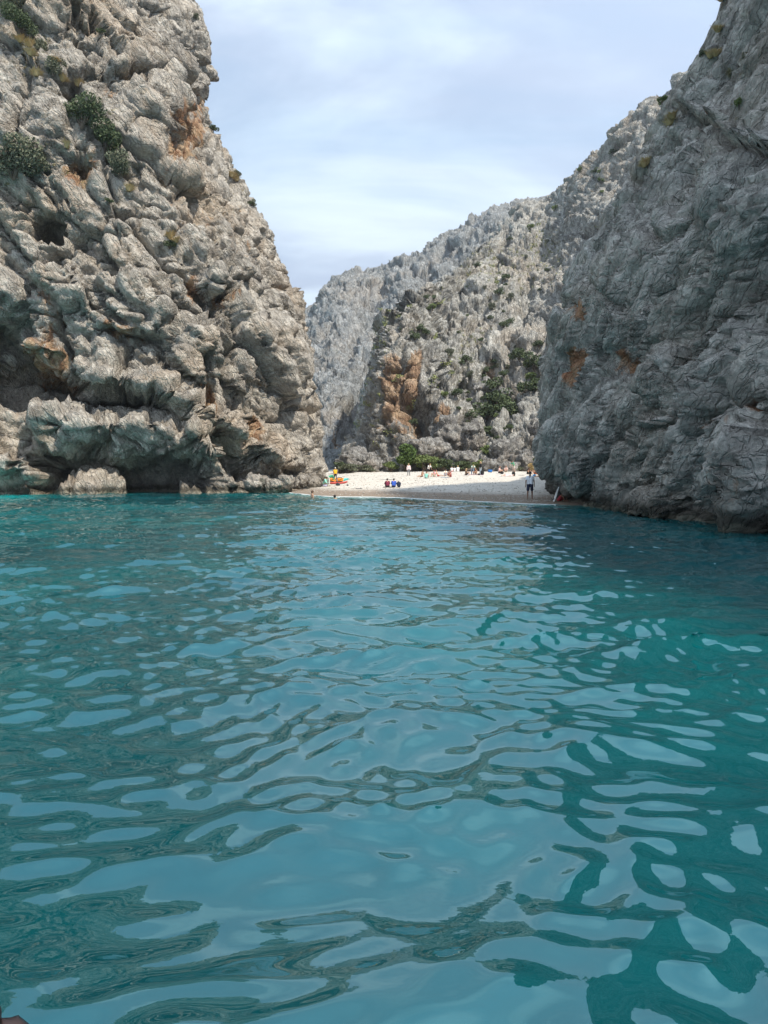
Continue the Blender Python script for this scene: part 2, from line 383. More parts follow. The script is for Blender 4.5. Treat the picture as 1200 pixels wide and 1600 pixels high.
LS = [
    ('e', 235, 745, 115, 34, -6.5), ('e', 120, 725, 60, 40, -4), ('g', [(100, 672), (230, 660), (330, 690)], 22, 2.6),
    ('o', [(-40, 470), (40, 560), (120, 596), (215, 610), (290, 640), (350, 675), (410, 725)], 26, 3.3),
    ('e', 40, 600, 125, 52, -8, 12), ('e', -20, 520, 70, 60, -4.0), ('e', 200, 618, 60, 18, -3.5, 14), ('e', 160, 640, 90, 22, -1.8, 8),
    ('g', [(-20, 690), (30, 730), (60, 770)], 20, 2.5), ('e', 85, 745, 26, 28, -3.0),
    ('e', 76, 352, 27, 27, -4.0, 20), ('e', 305, 560, 52, 62, 2.2), ('g', [(250, 560), (285, 600), (312, 628), (330, 600), (322, 560)], 9, -2.2),
    ('e', 320, 690, 42, 32, 1.6, 25), ('e', 355, 735, 80, 24, 1.0, 30), ('g', [(340, 690), (370, 715), (420, 745)], 7, -1.4),
    ('o', [(175, 115), (210, 120), (262, 118), (300, 140), (322, 130)], 20, 1.5), ('e', 285, 222, 42, 46, -1.8), ('e', 250, 165, 36, 30, 1.3),
    ('e', 275, 60, 45, 55, 1.0), ('g', [(118, 0), (122, 60), (160, 110), (190, 150)], 7, -1.5), ('g', [(245, -20), (252, 60), (236, 110)], 6, -1.4),
    ('e', 122, 262, 22, 26, -2.0), ('e', 140, 268, 12, 16, -2.0), ('g', [(100, 150), (150, 225), (205, 275)], 14, -1.3),
    ('e', 45, 215, 55, 50, 1.2), ('e', 335, 440, 26, 30, 1.3), ('e', 358, 455, 14, 16, -2.4), ('g', [(290, 420), (300, 460), (325, 470)], 7, -1.3),
    ('o', [(160, 515), (215, 515), (250, 530)], 13, 1.3), ('g', [(325, 300), (350, 420), (340, 520), (372, 600), (400, 690)], 9, -1.2),
    ('e', 488, 610, 10, 13, -1.8), ('e', 470, 735, 16, 12, -2.2), ('e', 410, 560, 60, 60, 0.9), ('g', [(30, 330), (140, 380), (230, 450), (310, 500)], 6, -1.1),
    ('e', 200, 470, 70, 30, 1.4, 30), ('e', 90, 450, 50, 30, 1.3, 30), ('g', [(0, 400), (90, 480), (110, 560)], 7, -1.6), ('e', 405, 660, 10, 9, -1.6), ('e', 385, 690, 9, 12, -1.8),
    ('g', [(395, 300), (430, 420), (452, 560), (470, 690)], 8, -0.8), ('e', 293, 85, 8, 5, -2.0),
]
an_left = (np.diag([1.0, 1.0, 1.0]) @ np.array([[1.3, 0, 0], [0, 1, 0], [0, 0, 0.62]]) @ rotm('Y', 32)).astype(np.float32)
GL, lpx, lpy, lsc, ld = make_sheet(rows, 540, 660, 1.0, an_left, LS, bed=(-.85, .55, 0), bias=-.2, wk=.55, fine=.9, crack=1.0, big=1.0, off=0.0, flip=1.0, wout=0.10)
rl = patch(lpx, lpy, [(285, 215, 44, 54, .82), (125, 270, 36, 34, .82), (240, 60, 30, 60, .28), (380, 380, 50, 90, .24), (180, 420, 60, 50, .22), (445, 480, 26, 90, .25), (300, 330, 60, 40, .22), (175, 140, 20, 26, .5), (310, 160, 22, 30, .6), (250, 130, 16, 30, .3), (60, 560, 75, 32, .62), (70, 500, 28, 70, .5),
    (190, 520, 40, 18, .6), (300, 450, 12, 36, .65), (355, 460, 22, 22, .5), (330, 620, 16, 32, .65), (408, 665, 14, 22, .6), (420, 560, 50, 90, .22), (460, 660, 20, 60, .25), (300, 70, 20, 20, .3), (60, 620, 90, 50, .32), (330, 690, 60, 30, .2), (65, 420, 30, 30, .3)])
rl = rl + 0.16 * sstep(0.0, 1.0, -ld)
vl = patch(lpx, lpy, [(45, 60, 45, 90, .45), (150, 200, 60, 70, .42), (110, 270, 60, 50, .35), (190, 300, 60, 50, .3), (380, 290, 40, 60, .3), (20, 260, 50, 40, .45)])
nv_, nu_ = GL.shape[:2]
if normals(GL)[nv_ // 2, nu_ // 2, 1] > 0: GLf = grid_faces(nu_, nv_)[:, ::-1]
else: GLf = grid_faces(nu_, nv_)
link('cliff_left', mesh_np('cliff_left', GL.reshape(-1, 3), GLf, True, {'rust': rl, 'veg': vl}), M_LEFT, kind='structure', label='tall warm grey limestone cliff with overhang and orange stains at the left of the cove')
on_left = finder(GL)
print('left', time.time() - T0)

# ------------------------------------------------------------------ right cliff
YS = 46.0
silr = [(800, 888), (780, 876), (762, 864), (740, 855), (690, 846), (640, 846), (590, 862), (520, 857), (455, 872), (420, 902), (360, 934), (320, 958), (270, 982), (235, 1002), (190, 1026), (145, 1052), (110, 1078), (65, 1102), (0, 1118), (-150, 1150), (-330, 1215), (-520, 1330)]
srz = np.array([zt(y, YS) for y, _ in silr]); srx = np.array([(x - 600) / F_PX * YS for _, x in silr])
def XS(z): return float(np.interp(z, srz, srx))
planr = [(34, 110), (22, 82), (14.0, 62), (11.2, 51), (10.3, 44), (10.5, 38.5), (11.1, 32.5), (11.7, 27.5), (12.3, 24), (13.2, 19), (14.5, 12), (16.5, 2), (20, -14), (26, -40)]
rows = []
HS = [.35, .4, .6, .85, 1, 1, 1, 1, 1, 1, 1, 1, 1, 1]
for z in [-5, -1, 0.8, 2.5, 4.5, 7, 10, 13, 16, 19, 22, 25, 28, 31, 34, 38, 43, 48]:
    rows.append([(x + (XS(z) - 10.6) * (1.0 if k <= 5 else 1.0 - 0.045 * (k - 5)), y + (0.10 * max(z, 0) if 4 < k < 9 else 0.02 * max(z, 0)), z * (1 + (HS[k] - 1) * float(sstep(6, 34, z)))) for k, (x, y) in enumerate(planr)])
for dz, back in ((2, 4), (3, 12), (3.5, 34)):
    rows.append([(x + XS(48) - 10.6 + 3 + back, y + 5, 48 * HS[k] + dz) for k, (x, y) in enumerate(planr)])
RS = [
    ('g', [(1046, 430), (1010, 520), (965, 640), (925, 720), (900, 790)], 10, -0.8), ('g', [(1200, 520), (1160, 500), (1180, 400), (1230, 330)], 9, -0.8),
    ('g', [(1145, 660), (1118, 715), (1112, 760), (1132, 812)], 11, -1.1), ('e', 1180, 740, 48, 85, 0.9), ('e', 1085, 790, 45, 26, -1.0), ('e', 990, 765, 34, 26, -0.9, -40),
    ('o', [(950, 798), (1040, 806), (1120, 812)], 12, 0.35), ('o', [(1240, 232), (1180, 222), (1120, 198), (1090, 168), (1064, 168)], 12, 0.9),
    ('g', [(1180, 260), (1120, 330), (1060, 400), (1000, 470)], 9, -0.6), ('e', 1150, 330, 60, 60, 0.6), ('g', [(960, 280), (940, 330)], 6, -0.9),
    ('e', 1020, 580, 26, 50, 0.6, 30), ('o', [(990, 665), (1030, 662)], 8, 0.6), ('e', 1050, 566, 9, 6, -0.9, -30), ('e', 872, 565, 12, 30, -0.5), ('e', 868, 470, 14, 18, -0.6),
    ('e', 940, 570, 24, 20, -0.5), ('g', [(1035, 255), (1000, 300), (980, 370)], 7, -0.5), ('e', 1160, 640, 34, 46, -0.8, 10), ('g', [(905, 430), (960, 500), (930, 560)], 6, -0.5),
    ('e', 1050, 350, 40, 24, -0.5, -30), ('g', [(1200, 60), (1130, 110), (1090, 160)], 6, -0.5), ('e', 870, 720, 22, 32, 0.5), ('g', [(1090, 640), (1075, 720), (1060, 780)], 9, -0.6),
]
rgs = random.Random(12)
for _ in range(46):
    x0, y0 = rgs.uniform(850, 1210), rgs.uniform(120, 800); L_ = rgs.uniform(60, 240); a_ = R(rgs.uniform(52, 70)); cv = rgs.uniform(-14, 14)
    RS.append(('g', [(x0, y0), (x0 + L_ * .5 * math.cos(a_) + cv, y0 - L_ * .5 * math.sin(a_)), (x0 + L_ * math.cos(a_), y0 - L_ * math.sin(a_))], rgs.uniform(2.5, 6), rgs.choice([-.5, -.4, -.3])))
an_right = (np.diag([0.9, 0.95, 0.15]) @ rotm('X', -46)).astype(np.float32)
GRt, rpx, rpy, rsc, rd = make_sheet(rows, 520, 570, 0.62, an_right, RS, crack=0.9, big=0.65, fine=0.9, bed=(.2, 1, 0), bedamp=2.0, bias=-0.6, wk=.45, off=400.0, wout=0.10)
rr = patch(rpx, rpy, [(880, 570, 17, 40, .8), (888, 480, 18, 26, .7), (945, 560, 28, 26, .7), (1165, 640, 36, 50, .72), (1097, 660, 13, 22, .72), (1090, 680, 18, 60, .3), (1195, 740, 22, 40, .4), (1050, 345, 30, 18, .3), (1075, 345, 14, 20, .4), (1090, 170, 24, 12, .35), (895, 700, 20, 50, .3), (930, 380, 12, 26, .2), (1060, 760, 80, 40, .22), (990, 760, 60, 30, .22)])
vr = patch(rpx, rpy, [(1115, 90, 30, 20, .45), (1145, 75, 20, 12, .45), (1060, 190, 25, 20, .4), (1140, 160, 40, 20, .35), (1010, 260, 20, 20, .4), (970, 240, 14, 30, .45)])
nv_, nu_ = GRt.shape[:2]
Fr = grid_faces(nu_, nv_)
if normals(GRt)[nv_ // 2, nu_ // 2, 0] > 0: Fr = Fr[:, ::-1]
link('cliff_right', mesh_np('cliff_right', GRt.reshape(-1, 3), Fr, True, {'rust': rr, 'veg': vr}), M_RIGHT, kind='structure', label='shaded dark grey limestone cliff with slanting strata at the right of the cove')
on_right = finder(GRt)
print('right', time.time() - T0)

# ------------------------------------------------------------------ mountain slope behind the beach
def cols_to_rows(cols): return [[tuple(pt(*c[r])) for c in cols] for r in range(len(cols[0]))]
midc = [
    [(548, 745, 230), (560, 690, 232), (575, 620, 236), (590, 560, 240), (602, 520, 245), (606, 512, 250)],
    [(565, 743, 150), (572, 690, 152), (583, 630, 156), (594, 565, 160), (606, 518, 166), (613, 500, 172)],
    [(604, 743, 134), (604, 690, 137), (604, 630, 141), (608, 560, 147), (622, 510, 158), (632, 478, 170)],
    [(640, 743, 127), (638, 690, 131), (636, 630, 137), (640, 560, 144), (648, 500, 160), (662, 452, 180)],
    [(690, 743, 124), (690, 680, 130), (690, 610, 142), (694, 540, 160), (702, 480, 182), (712, 428, 205)],
    [(740, 743, 122), (738, 680, 130), (738, 610, 145), (742, 530, 166), (750, 460, 195), (765, 380, 235)],
    [(790, 743, 120), (788, 680, 128), (786, 610, 144), (790, 520, 170), (800, 430, 205), (812, 332, 250)],
    [(840, 743, 117), (838, 680, 124), (838, 600, 140), (842, 510, 166), (850, 420, 200), (866, 312, 245)],
    [(890, 743, 112), (890, 670, 120), (890, 580, 136), (894, 490, 158), (900, 390, 190), (912, 262, 228)],
    [(950, 743, 108), (950, 660, 116), (952, 560, 130), (956, 460, 150), (965, 350, 176), (978, 196, 210)],
    [(1040, 743, 104), (1040, 640, 112), (1045, 530, 126), (1055, 420, 145), (1070, 300, 168), (1085, 120, 200)],
    [(1160, 743, 100), (1160, 620, 110), (1170, 500, 122), (1185, 380, 140), (1205, 250, 160), (1230, 40, 190)],
]
rows = cols_to_rows(midc)
rows.append([(x, y + 25, z - 8) for x, y, z in rows[-1]]); rows.append([(x, y + 60, z - 45) for x, y, z in rows[-2]])
MS = [
    ('e', 645, 652, 30, 42, -16.0, -15), ('g', [(668, 560), (672, 640)], 8, 3), ('e', 628, 600, 18, 60, -3.0, 0), ('e', 762, 585, 16, 26, -3.5), ('e', 775, 560, 22, 20, 3.0),
    ('e', 700, 660, 26, 34, 3.5), ('g', [(678, 700), (676, 640), (690, 600)], 6, -2.5), ('g', [(760, 690), (765, 640), (745, 600), (720, 590)], 9, -4.0), ('e', 800, 640, 14, 30, -2.5),
    ('e', 820, 560, 30, 46, 3.0), ('e', 790, 610, 14, 10, 2.5), ('e', 755, 620, 22, 16, 3.0), ('g', [(650, 520), (700, 580), (740, 640)], 7, -2.2), ('e', 620, 500, 10, 24, -2.0),
    ('g', [(680, 440), (700, 500), (690, 560)], 7, -2.0), ('g', [(800, 350), (770, 430), (760, 500)], 8, -2.5), ('g', [(860, 340), (830, 430), (812, 520)], 8, -2.5),
    ('e', 560, 715, 30, 20, 2.0), ('e', 760, 470, 60, 18, 2.5, -20), ('g', [(700, 470), (760, 520), (840, 600)], 6, -1.8),
]
an_mid = (np.diag([1.25, 1.0, 0.8]) @ rotm('Y', 22)).astype(np.float32)
GM, mpx, mpy, msc, md = make_sheet(rows, 440, 460, 1.35, an_mid, MS, crack=1.0, big=1.0, off=800.0, wout=0.2, fine=1.1)
rm = patch(mpx, mpy, [(614, 612, 19, 70, .85), (648, 592, 11, 46, .85), (640, 655, 38, 40, .5), (600, 650, 14, 60, .4), (690, 672, 14, 24, .7), (765, 580, 14, 22, .5), (625, 690, 50, 26, .35), (583, 640, 10, 60, .4)])
NM = normals(GM); 
if NM[GM.shape[0] // 2, GM.shape[1] // 2, 1] > 0: NM = -NM; Fm = grid_faces(GM.shape[1], GM.shape[0])[:, ::-1]
else: Fm = grid_faces(GM.shape[1], GM.shape[0])
vm = 0.25 * sstep(0.25, 0.75, blur(NM, 2, 1)[..., 2]) + patch(mpx, mpy, [(770, 430, 90, 80, .46), (850, 400, 60, 80, .48), (730, 560, 60, 70, .44), (650, 720, 80, 22, .3), (780, 690, 40, 40, .4), (800, 640, 24, 40, .4), (690, 440, 50, 30, .2)], 0.3) - rm * 0.5
link('mountain_slope', mesh_np('mountain_slope', GM.reshape(-1, 3), Fm, True, {'rust': rm, 'veg': vm}), M_MID, kind='structure', label='rugged pale grey mountain slope with orange cave behind the beach')
on_mid = finder(GM)
print('mid', time.time() - T0)

# ------------------------------------------------------------------ far ridge
farc = []
for px_, top in [(380, 560), (430, 530), (470, 500), (492, 474), (512, 448), (535, 431), (562, 427), (592, 420), (625, 400), (655, 392), (690, 368), (730, 350), (778, 322), (815, 316), (850, 316), (900, 330), (960, 360)]:
    c = []
    for f_, Y in ((0, 215), (.2, 240), (.4, 285), (.6, 340), (.8, 410), (1, 480)):
        c.append((px_ + (1 - f_) * (-10 if px_ < 600 else 0), 748 + (top - 748) * f_, Y))
    farc.append(c)
rows = cols_to_rows(farc)
rows.append([(x, y + 40, z - 10) for x, y, z in rows[-1]]); rows.append([(x, y + 120, z - 90) for x, y, z in rows[-2]])
an_far = (np.diag([1.25, 1.0, 0.75]) @ rotm('Y', 30)).astype(np.float32)
GF, fpx, fpy, fsc, fd = make_sheet(rows, 290, 250, 2.4, an_far, [('g', [(530, 740), (545, 660), (560, 600), (600, 540)], 12, -6), ('e', 520, 640, 20, 30, 5), ('g', [(600, 440), (570, 500), (540, 560)], 9, -6), ('g', [(700, 380), (660, 440)], 8, -6)], off=1200.0, wout=0.25, crack=0.9, fine=1.2)
NF = normals(GF)
if NF[100, 100, 1] > 0: NF = -NF; Ff = grid_faces(GF.shape[1], GF.shape[0])[:, ::-1]
else: Ff = grid_faces(GF.shape[1], GF.shape[0])
link('mountain_ridge', mesh_np('mountain_ridge', GF.reshape(-1, 3), Ff, True, {'rust': patch(fpx, fpy, [(522, 690, 8, 20, .5)]), 'veg': 0.22 * sstep(0.2, 0.8, NF[..., 2]) + patch(fpx, fpy, [(520, 570, 60, 50, .3)], 0.3)}), M_FAR, kind='structure', label='distant bluish grey ridge closing the gorge')
print('far', time.time() - T0)

# ------------------------------------------------------------------ ground and beach
shore = np.array([(-60, 80), (-14, 76), (-9.2, 68.5), (-6, 60.5), (-3.8, 56.6), (1, 55), (4.2, 49.8), (7.8, 45.5), (10, 43.2), (14, 41), (60, 35)])
def beach_z(x, y):
    ys = np.interp(x, shore[:, 0], shore[:, 1]); d = y - ys + 0.25 * np.sin(x * 0.9) + 0.18 * np.sin(x * 2.3 + 1)
    z = np.interp(d, [-40, -6, -1.5, 0, 2.2, 6, 19, 33, 48, 60, 66, 80, 160], [-6, -0.9, -0.14, -0.01, 0.10, 0.16, 0.36, 0.72, 1.15, 1.78, 1.86, 1.9, 3.0])
    return z
bx = np.concatenate([np.linspace(-60, -14, 24)[:-1], np.linspace(-14, 26, 240), np.linspace(26, 70, 24)[1:]])
by = np.concatenate([np.linspace(20, 42, 20)[:-1], np.linspace(42, 72, 170), np.linspace(72, 128, 160)[1:], np.linspace(128, 190, 20)[1:]])
BX, BY = np.meshgrid(bx, by); BZ = beach_z(BX, BY)
PB = np.stack([BX, BY, BZ], -1).reshape(-1, 3).astype(np.float32)
bz = BZ + (0.05 * fbm(PB, 2.2, 3) + 0.03 * perlin(PB, 0.45)).reshape(BZ.shape) * sstep(-0.2, 0.4, BZ) + 0.03 * np.sin(BY * 1.1 + BX * 0.25) * sstep(0.05, 0.5, BZ)
m, t, b = mat_new('beach_pebbles')
co = t.node('ShaderNodeTexCoord').outputs['Object']
v = t.voro(co, 9.0, 'F1', 'Color'); hsv = t.node('ShaderNodeSeparateColor', i={0: v}).outputs[0]
c = t.mix(hsv, rgb(.40, .37, .325), rgb(.66, .615, .55))
c = t.mix(t.ramp(t.noise(co, 0.35, 4), 0.4, 0.65, 0, 0.45), c, rgb(.62, .56, .48))
z = t.node('ShaderNodeSeparateXYZ', i={0: co}).outputs[2]
zn = t.math('ADD', z, t.math('MULTIPLY', t.math('SUBTRACT', t.noise(t.mapping(co, scale=(0.3, 1.2, 1)), 1.0, 4), 0.5), 0.10))
c = t.mix(t.ramp(zn, 0.17, 0.34, 0.92, 0.0), c, t.mix(hsv, rgb(.14, .10, .07), rgb(.27, .20, .14)))
c = t.mix(t.ramp(zn, -0.02, 0.03, 1.0, 0.0), c, rgb(.06, .16, .16))
t.put(b, 'Base Color', c); t.put(b, 'Roughness', 0.9)
t.put(b, 'Normal', t.bump(t.math('ADD', t.math('MULTIPLY', t.voro(co, 9.0), -0.06), t.math('MULTIPLY', t.noise(co, 2.5, 5, 0.7), 0.10)), 0.9, 1.0))
M_BEACH = m
link('beach', mesh_np('beach', np.stack([BX, BY, bz], -1).reshape(-1, 3), grid_faces(len(bx), len(by)), True), M_BEACH, kind='structure', label='pale pebble beach between the cliffs')
M_BED = plain('seabed_sand', (.10, .16, .14))
g_ = mesh_np('seabed', [(-900, -500, -7), (900, -500, -7), (900, 900, -7), (-900, 900, -7)], [(0, 1, 2, 3)], False)
link('ground', g_, M_BED, kind='structure')
def ground(px, py):
    """world point of the beach seen at photo pixel"""
    lo = 30.0
    for Y in np.arange(38, 130, 0.1):
        p = pt(px, py, Y)
        if p[2] <= beach_z(p[0], Y) + 0.0: return Vector((p[0], Y, float(beach_z(p[0], Y))))
    p = pt(px, py, 118); return Vector((p[0], 118, float(beach_z(p[0], 118))))
def ground_at(px, Y):
    x = (px - 600) / F_PX * Y; return Vector((x, Y, float(beach_z(x, Y))))

# ------------------------------------------------------------------ water
rads = [0.25]
while rads[-1] < 100:
    r = rads[-1]
    rads.append(r + (max(0.05, 0.0) if r < 1.8 else min(max(r * r / (2 * 739) * 1.3, 0.006), 0.085 if r < 22 else (0.14 if r < 45 else 0.28))))
rads += [110, 130, 170, 250, 400, 900]
rads = np.array(rads)
ang = np.concatenate([np.linspace(-180, -34, 34)[:-1], np.linspace(-34, 34, 400), np.linspace(34, 180, 34)[1:]])
RR, AA = np.meshgrid(rads, np.radians(ang), indexing='ij')
WX, WY = RR * np.sin(AA), RR * np.cos(AA)
def water_h(x, y):
    rg = np.random.RandomState(21); h = np.zeros_like(x); ox = np.zeros_like(x); oy = np.zeros_like(x)
    wx = x.copy(); wy = y.copy()
    Pn = np.stack([x, y, np.zeros_like(x)], -1).reshape(-1, 3)
    a1 = perlin(Pn, 2.6, 40).reshape(x.shape); a2 = perlin(Pn, 2.6, 70).reshape(x.shape); a3 = perlin(Pn, 7.0, 90).reshape(x.shape)
    wx = wx + 0.45 * a1; wy = wy + 0.45 * a2
    for k in range(64):
        lam = 0.24 * (2.3 / 0.24) ** (rg.rand() ** 1.8)
        th = (R(78) + rg.normal() * R(28)) if rg.rand() < .65 else (R(112) + rg.normal() * R(24))
        kk = 2 * math.pi / lam
        slope = 0.041 * (lam / 1.0) ** 0.10 * (0.6 + 0.8 * rg.rand())
        if lam < 0.42: slope *= 1.2
        ph = rg.rand() * 6.283
        arg = kk * (wx * math.cos(th) + wy * math.sin(th)) + ph; A_ = slope / kk
        h += A_ * np.sin(arg); cs_ = 1.1 * A_ * np.cos(arg); ox += cs_ * math.cos(th); oy += cs_ * math.sin(th)
    am = (1.0 + 0.55 * a3); return h * am, ox * am, oy * am
WZ, WOX, WOY = water_h(WX, WY)
fade = 1 - sstep(62, 80, RR); WZ = WZ * fade; WOX = WOX * fade * sstep(0, 9, np.interp(WX, shore[:, 0], shore[:, 1]) - WY); WOY = WOY * fade * sstep(0, 9, np.interp(WX, shore[:, 0], shore[:, 1]) - WY)
# calmer by the beach
sh_d = np.interp(WX, shore[:, 0], shore[:, 1]) - WY
WZ = WZ * (0.35 + 0.65 * sstep(0, 9, sh_d))
Wf = grid_faces(WX.shape[1], WX.shape[0])[:, ::-1]
m, t, b = mat_new('sea_water')
geo = t.node('ShaderNodeNewGeometry').outputs['Position']
bed = t.noise(geo, 0.09, 4, 0.55); dist_x = t.node('ShaderNodeSeparateXYZ', i={0: geo})
body = t.mix(t.ramp(bed, 0.38, 0.62), rgb(.0008, .050, .060), rgb(.001, .082, .087))
sx, sy = dist_x.outputs[0], dist_x.outputs[1]
# pale sandy shallows: left of the cove under the cliff, and along the beach
lx = t.math('MULTIPLY', t.ramp(t.math('ADD', sx, t.math('MULTIPLY', t.noise(geo, 0.12, 2), 16)), -23.0, -13.0, 1.0, 0.0), t.ramp(sy, 33.0, 46.0, 0.0, 1.0))
body = t.mix(t.math('MULTIPLY', lx, 0.8), body, rgb(.002, .27, .27))
att = t.attr('shallow')
body = t.mix(att, body, rgb(.10, .42, .40))
b.inputs['IOR'].default_value = 2.05; b.inputs['Specular Tint'].default_value = (.55, .92, 1.0, 1); b.inputs['Roughness'].default_value = 0.015
t.put(b, 'Base Color', body); b.inputs['Specular IOR Level'].default_value = 0.6
rip = t.math('ADD', t.math('MULTIPLY', t.noise(t.mapping(geo, rot=(0, 0, R(8)), scale=(1.0, 1.7, 1)), 3.2, 3, 0.5, 0.4), 0.011), t.math('MULTIPLY', t.noise(t.mapping(geo, rot=(0, 0, R(-20)), scale=(1.6, 1.0, 1)), 11.0, 2, 0.5), 0.0016))
gust = t.ramp(t.noise(geo, 0.22, 2), 0.42, 0.6, 0.25, 1.0)
ripl = t.ramp(t.math('ADD', sx, t.math('MULTIPLY', sy, 0.10)), -1.5, 2.0, 1.0, 0.35)
t.put(b, 'Normal', t.bump(t.math('MULTIPLY', rip, t.math('MULTIPLY', gust, ripl)), 1.0, 1.0))
M_WATER = m
sha = (1 - sstep(0.0, 5.0, sh_d + 1.2 * perlin(np.stack([WX, WY, WX * 0], -1).reshape(-1, 3), 2.0).reshape(WX.shape))) * (np.abs(WX) < 16) * 0.8
link('sea_water', mesh_np('sea_water', np.stack([WX + WOX, WY + WOY, WZ], -1).reshape(-1, 3), Wf, True, {'shallow': sha}), M_WATER, kind='structure', label='teal sea water with pale sky reflections')
print('water', time.time() - T0)
# foam lace where the wavelets run out on the pebbles
M_FOAM = plain('foam', (.58, .62, .61), 0.6, 0.1, 20)
fv, ff = [], []
for xs in np.arange(-8.6, 10.0, 0.12):
    ys = np.interp(xs, shore[:, 0], shore[:, 1]) - 0.25 * math.sin(xs * 0.9) - 0.18 * math.sin(xs * 2.3 + 1)
    wd = 0.05 + 0.2 * abs(math.sin(xs * 0.7 + math.sin(xs * 1.9)))
    k = len(fv); zc = 0.03
    for j, (oy, oz) in enumerate([(-wd * 1.3, 0.0), (-wd * 0.5, zc), (0.0, zc + .01), (0.30, zc), (0.45, 0.0)]): fv.append((xs, ys + oy + random.uniform(-.08, .08), 0.02 + oz))
    if k:
        for j in range(4): ff.append((k - 5 + j, k + j, k + j + 1, k - 4 + j))
link('shore_foam', mesh_np('shore_foam', fv, ff, True), M_FOAM, kind='stuff', label='thin white foam line along the pebble shore')


# ------------------------------------------------------------------ vegetation
M_LEAF = plain('leaves_dark', (.075, .10, .045), 0.75, 0.35, 1.5)
M_LEAF2 = plain('leaves_bright', (.14, .18, .06), 0.75, 0.35, 1.5)
M_LEAF3 = plain('leaves_grey_green', (.13, .14, .09), 0.8, 0.3, 1.5)
M_DRY = plain('dry_grass', (.50, .38, .19), 0.9, 0.25, 4)
M_TWIG = plain('bark', (.13, .10, .075), 0.95, 0.2, 8)
M_SCRUB = plain('scrub_leaves', (.26, .28, .11), 0.85, 0.5, 0.15)
def leaf_mesh(name, blobs, n, size, seed=0, drop=0.0, long=1.6):
    """leaf-sized faces spread near the surface and inside a set of (centre, radii) blobs"""
    rg = np.random.RandomState(seed); vs = []
    w_ = np.array([b[1][0] * b[1][1] for b in blobs]); w_ = w_ / w_.sum()
    k = rg.choice(len(blobs), n, p=w_)
    cen = np.array([b[0] for b in blobs])[k]; rad = np.array([b[1] for b in blobs])[k]
    dr = rg.normal(size=(n, 3)); dr /= np.linalg.norm(dr, axis=1)[:, None]
    rr_ = 1 - 0.45 * rg.rand(n) ** 1.5
    lump = 1 + 0.22 * perlin((dr * 1.7 + k[:, None] * 3.1).astype(np.float32), 0.6)
    P = cen + dr * rad * (rr_ * lump)[:, None]
    a = rg.normal(size=(n, 3)); a /= np.linalg.norm(a, axis=1)[:, None]
    a = a + dr * 0.5; a /= np.linalg.norm(a, axis=1)[:, None]
    b2 = np.cross(a, rg.normal(size=(n, 3))); b2 /= np.linalg.norm(b2, axis=1)[:, None]
    sz = size * (0.6 + 0.8 * rg.rand(n))[:, None]
    V = np.stack([P - a * sz * long / 2, P + b2 * sz / 2, P + a * sz * long / 2, P - b2 * sz / 2], 1).reshape(-1, 3)
    return mesh_np(name, V, np.arange(4 * n).reshape(-1, 4), False)
def tube_bm(bm, pts, rads_, seg=6):
    rings = []
    for i, p in enumerate(pts):
        d = (pts[min(i + 1, len(pts) - 1)] - pts[max(i - 1, 0)]).normalized()
        a = d.orthogonal().normalized(); b_ = d.cross(a)
        rings.append([bm.verts.new(p + (a * math.cos(t_) + b_ * math.sin(t_)) * rads_[i]) for t_ in [2 * math.pi * k / seg for k in range(seg)]])
    for r0, r1 in zip(rings[:-1], rings[1:]):
        for k in range(seg): bm.faces.new((r0[k], r0[(k + 1) % seg], r1[(k + 1) % seg], r1[k]))
    bm.faces.new(rings[0][::-1]); bm.faces.new(rings[-1])
def stems_mesh(name, targets, base_r=0.05, seed=0):
    rd_ = random.Random(seed); bm = bmesh.new()
    for tg in targets:
        tg = Vector(tg); mid = tg * 0.5 + Vector((rd_.uniform(-.1, .1), rd_.uniform(-.1, .1), 0.05)) * tg.length
        tube_bm(bm, [Vector((0, 0, -0.25)), mid, tg], [base_r, base_r * 0.65, base_r * 0.25], 5)
    me = bpy.data.meshes.new(name); bm.to_mesh(me); bm.free(); return me
def shrub_proto(nm, kind_label, blobs, n, size, mat, seed, base_r=0.05):
    lm = leaf_mesh(nm + '_foliage', blobs, n, size, seed); lm.materials.append(mat)
    sm = stems_mesh(nm + '_stems', [b[0] for b in blobs], base_r, seed); sm.materials.append(M_TWIG)
    return lm, sm
def place_shrub(nm, meshes, loc, scale, rz, label, cat='shrub', group=None, tilt=(0, 0)):
    o = thing(nm, label, cat, loc, rz, group); o.scale = (scale, scale, scale) if not isinstance(scale, tuple) else scale
    o.rotation_euler = (tilt[0], tilt[1], rz)
    link('foliage', meshes[0], None, o); link('stem', meshes[1], None, o)
    return o
def rblobs(rd_, n, rx, ry, rz_, r0):
    return [((rd_.uniform(-rx, rx), rd_.uniform(-ry, ry), r0 * 0.5 + rd_.uniform(0, rz_)), (r0 * rd_.uniform(.7, 1.2), r0 * rd_.uniform(.7, 1.2), r0 * rd_.uniform(.55, .9))) for _ in range(n)]
rd = random.Random(3)
SH = [shrub_proto('shrub', '', rblobs(rd, 7, .7, .6, .7, .5), 900, 0.13, mt, k) for k, mt in enumerate([M_LEAF, M_LEAF2, M_LEAF3, M_LEAF])]
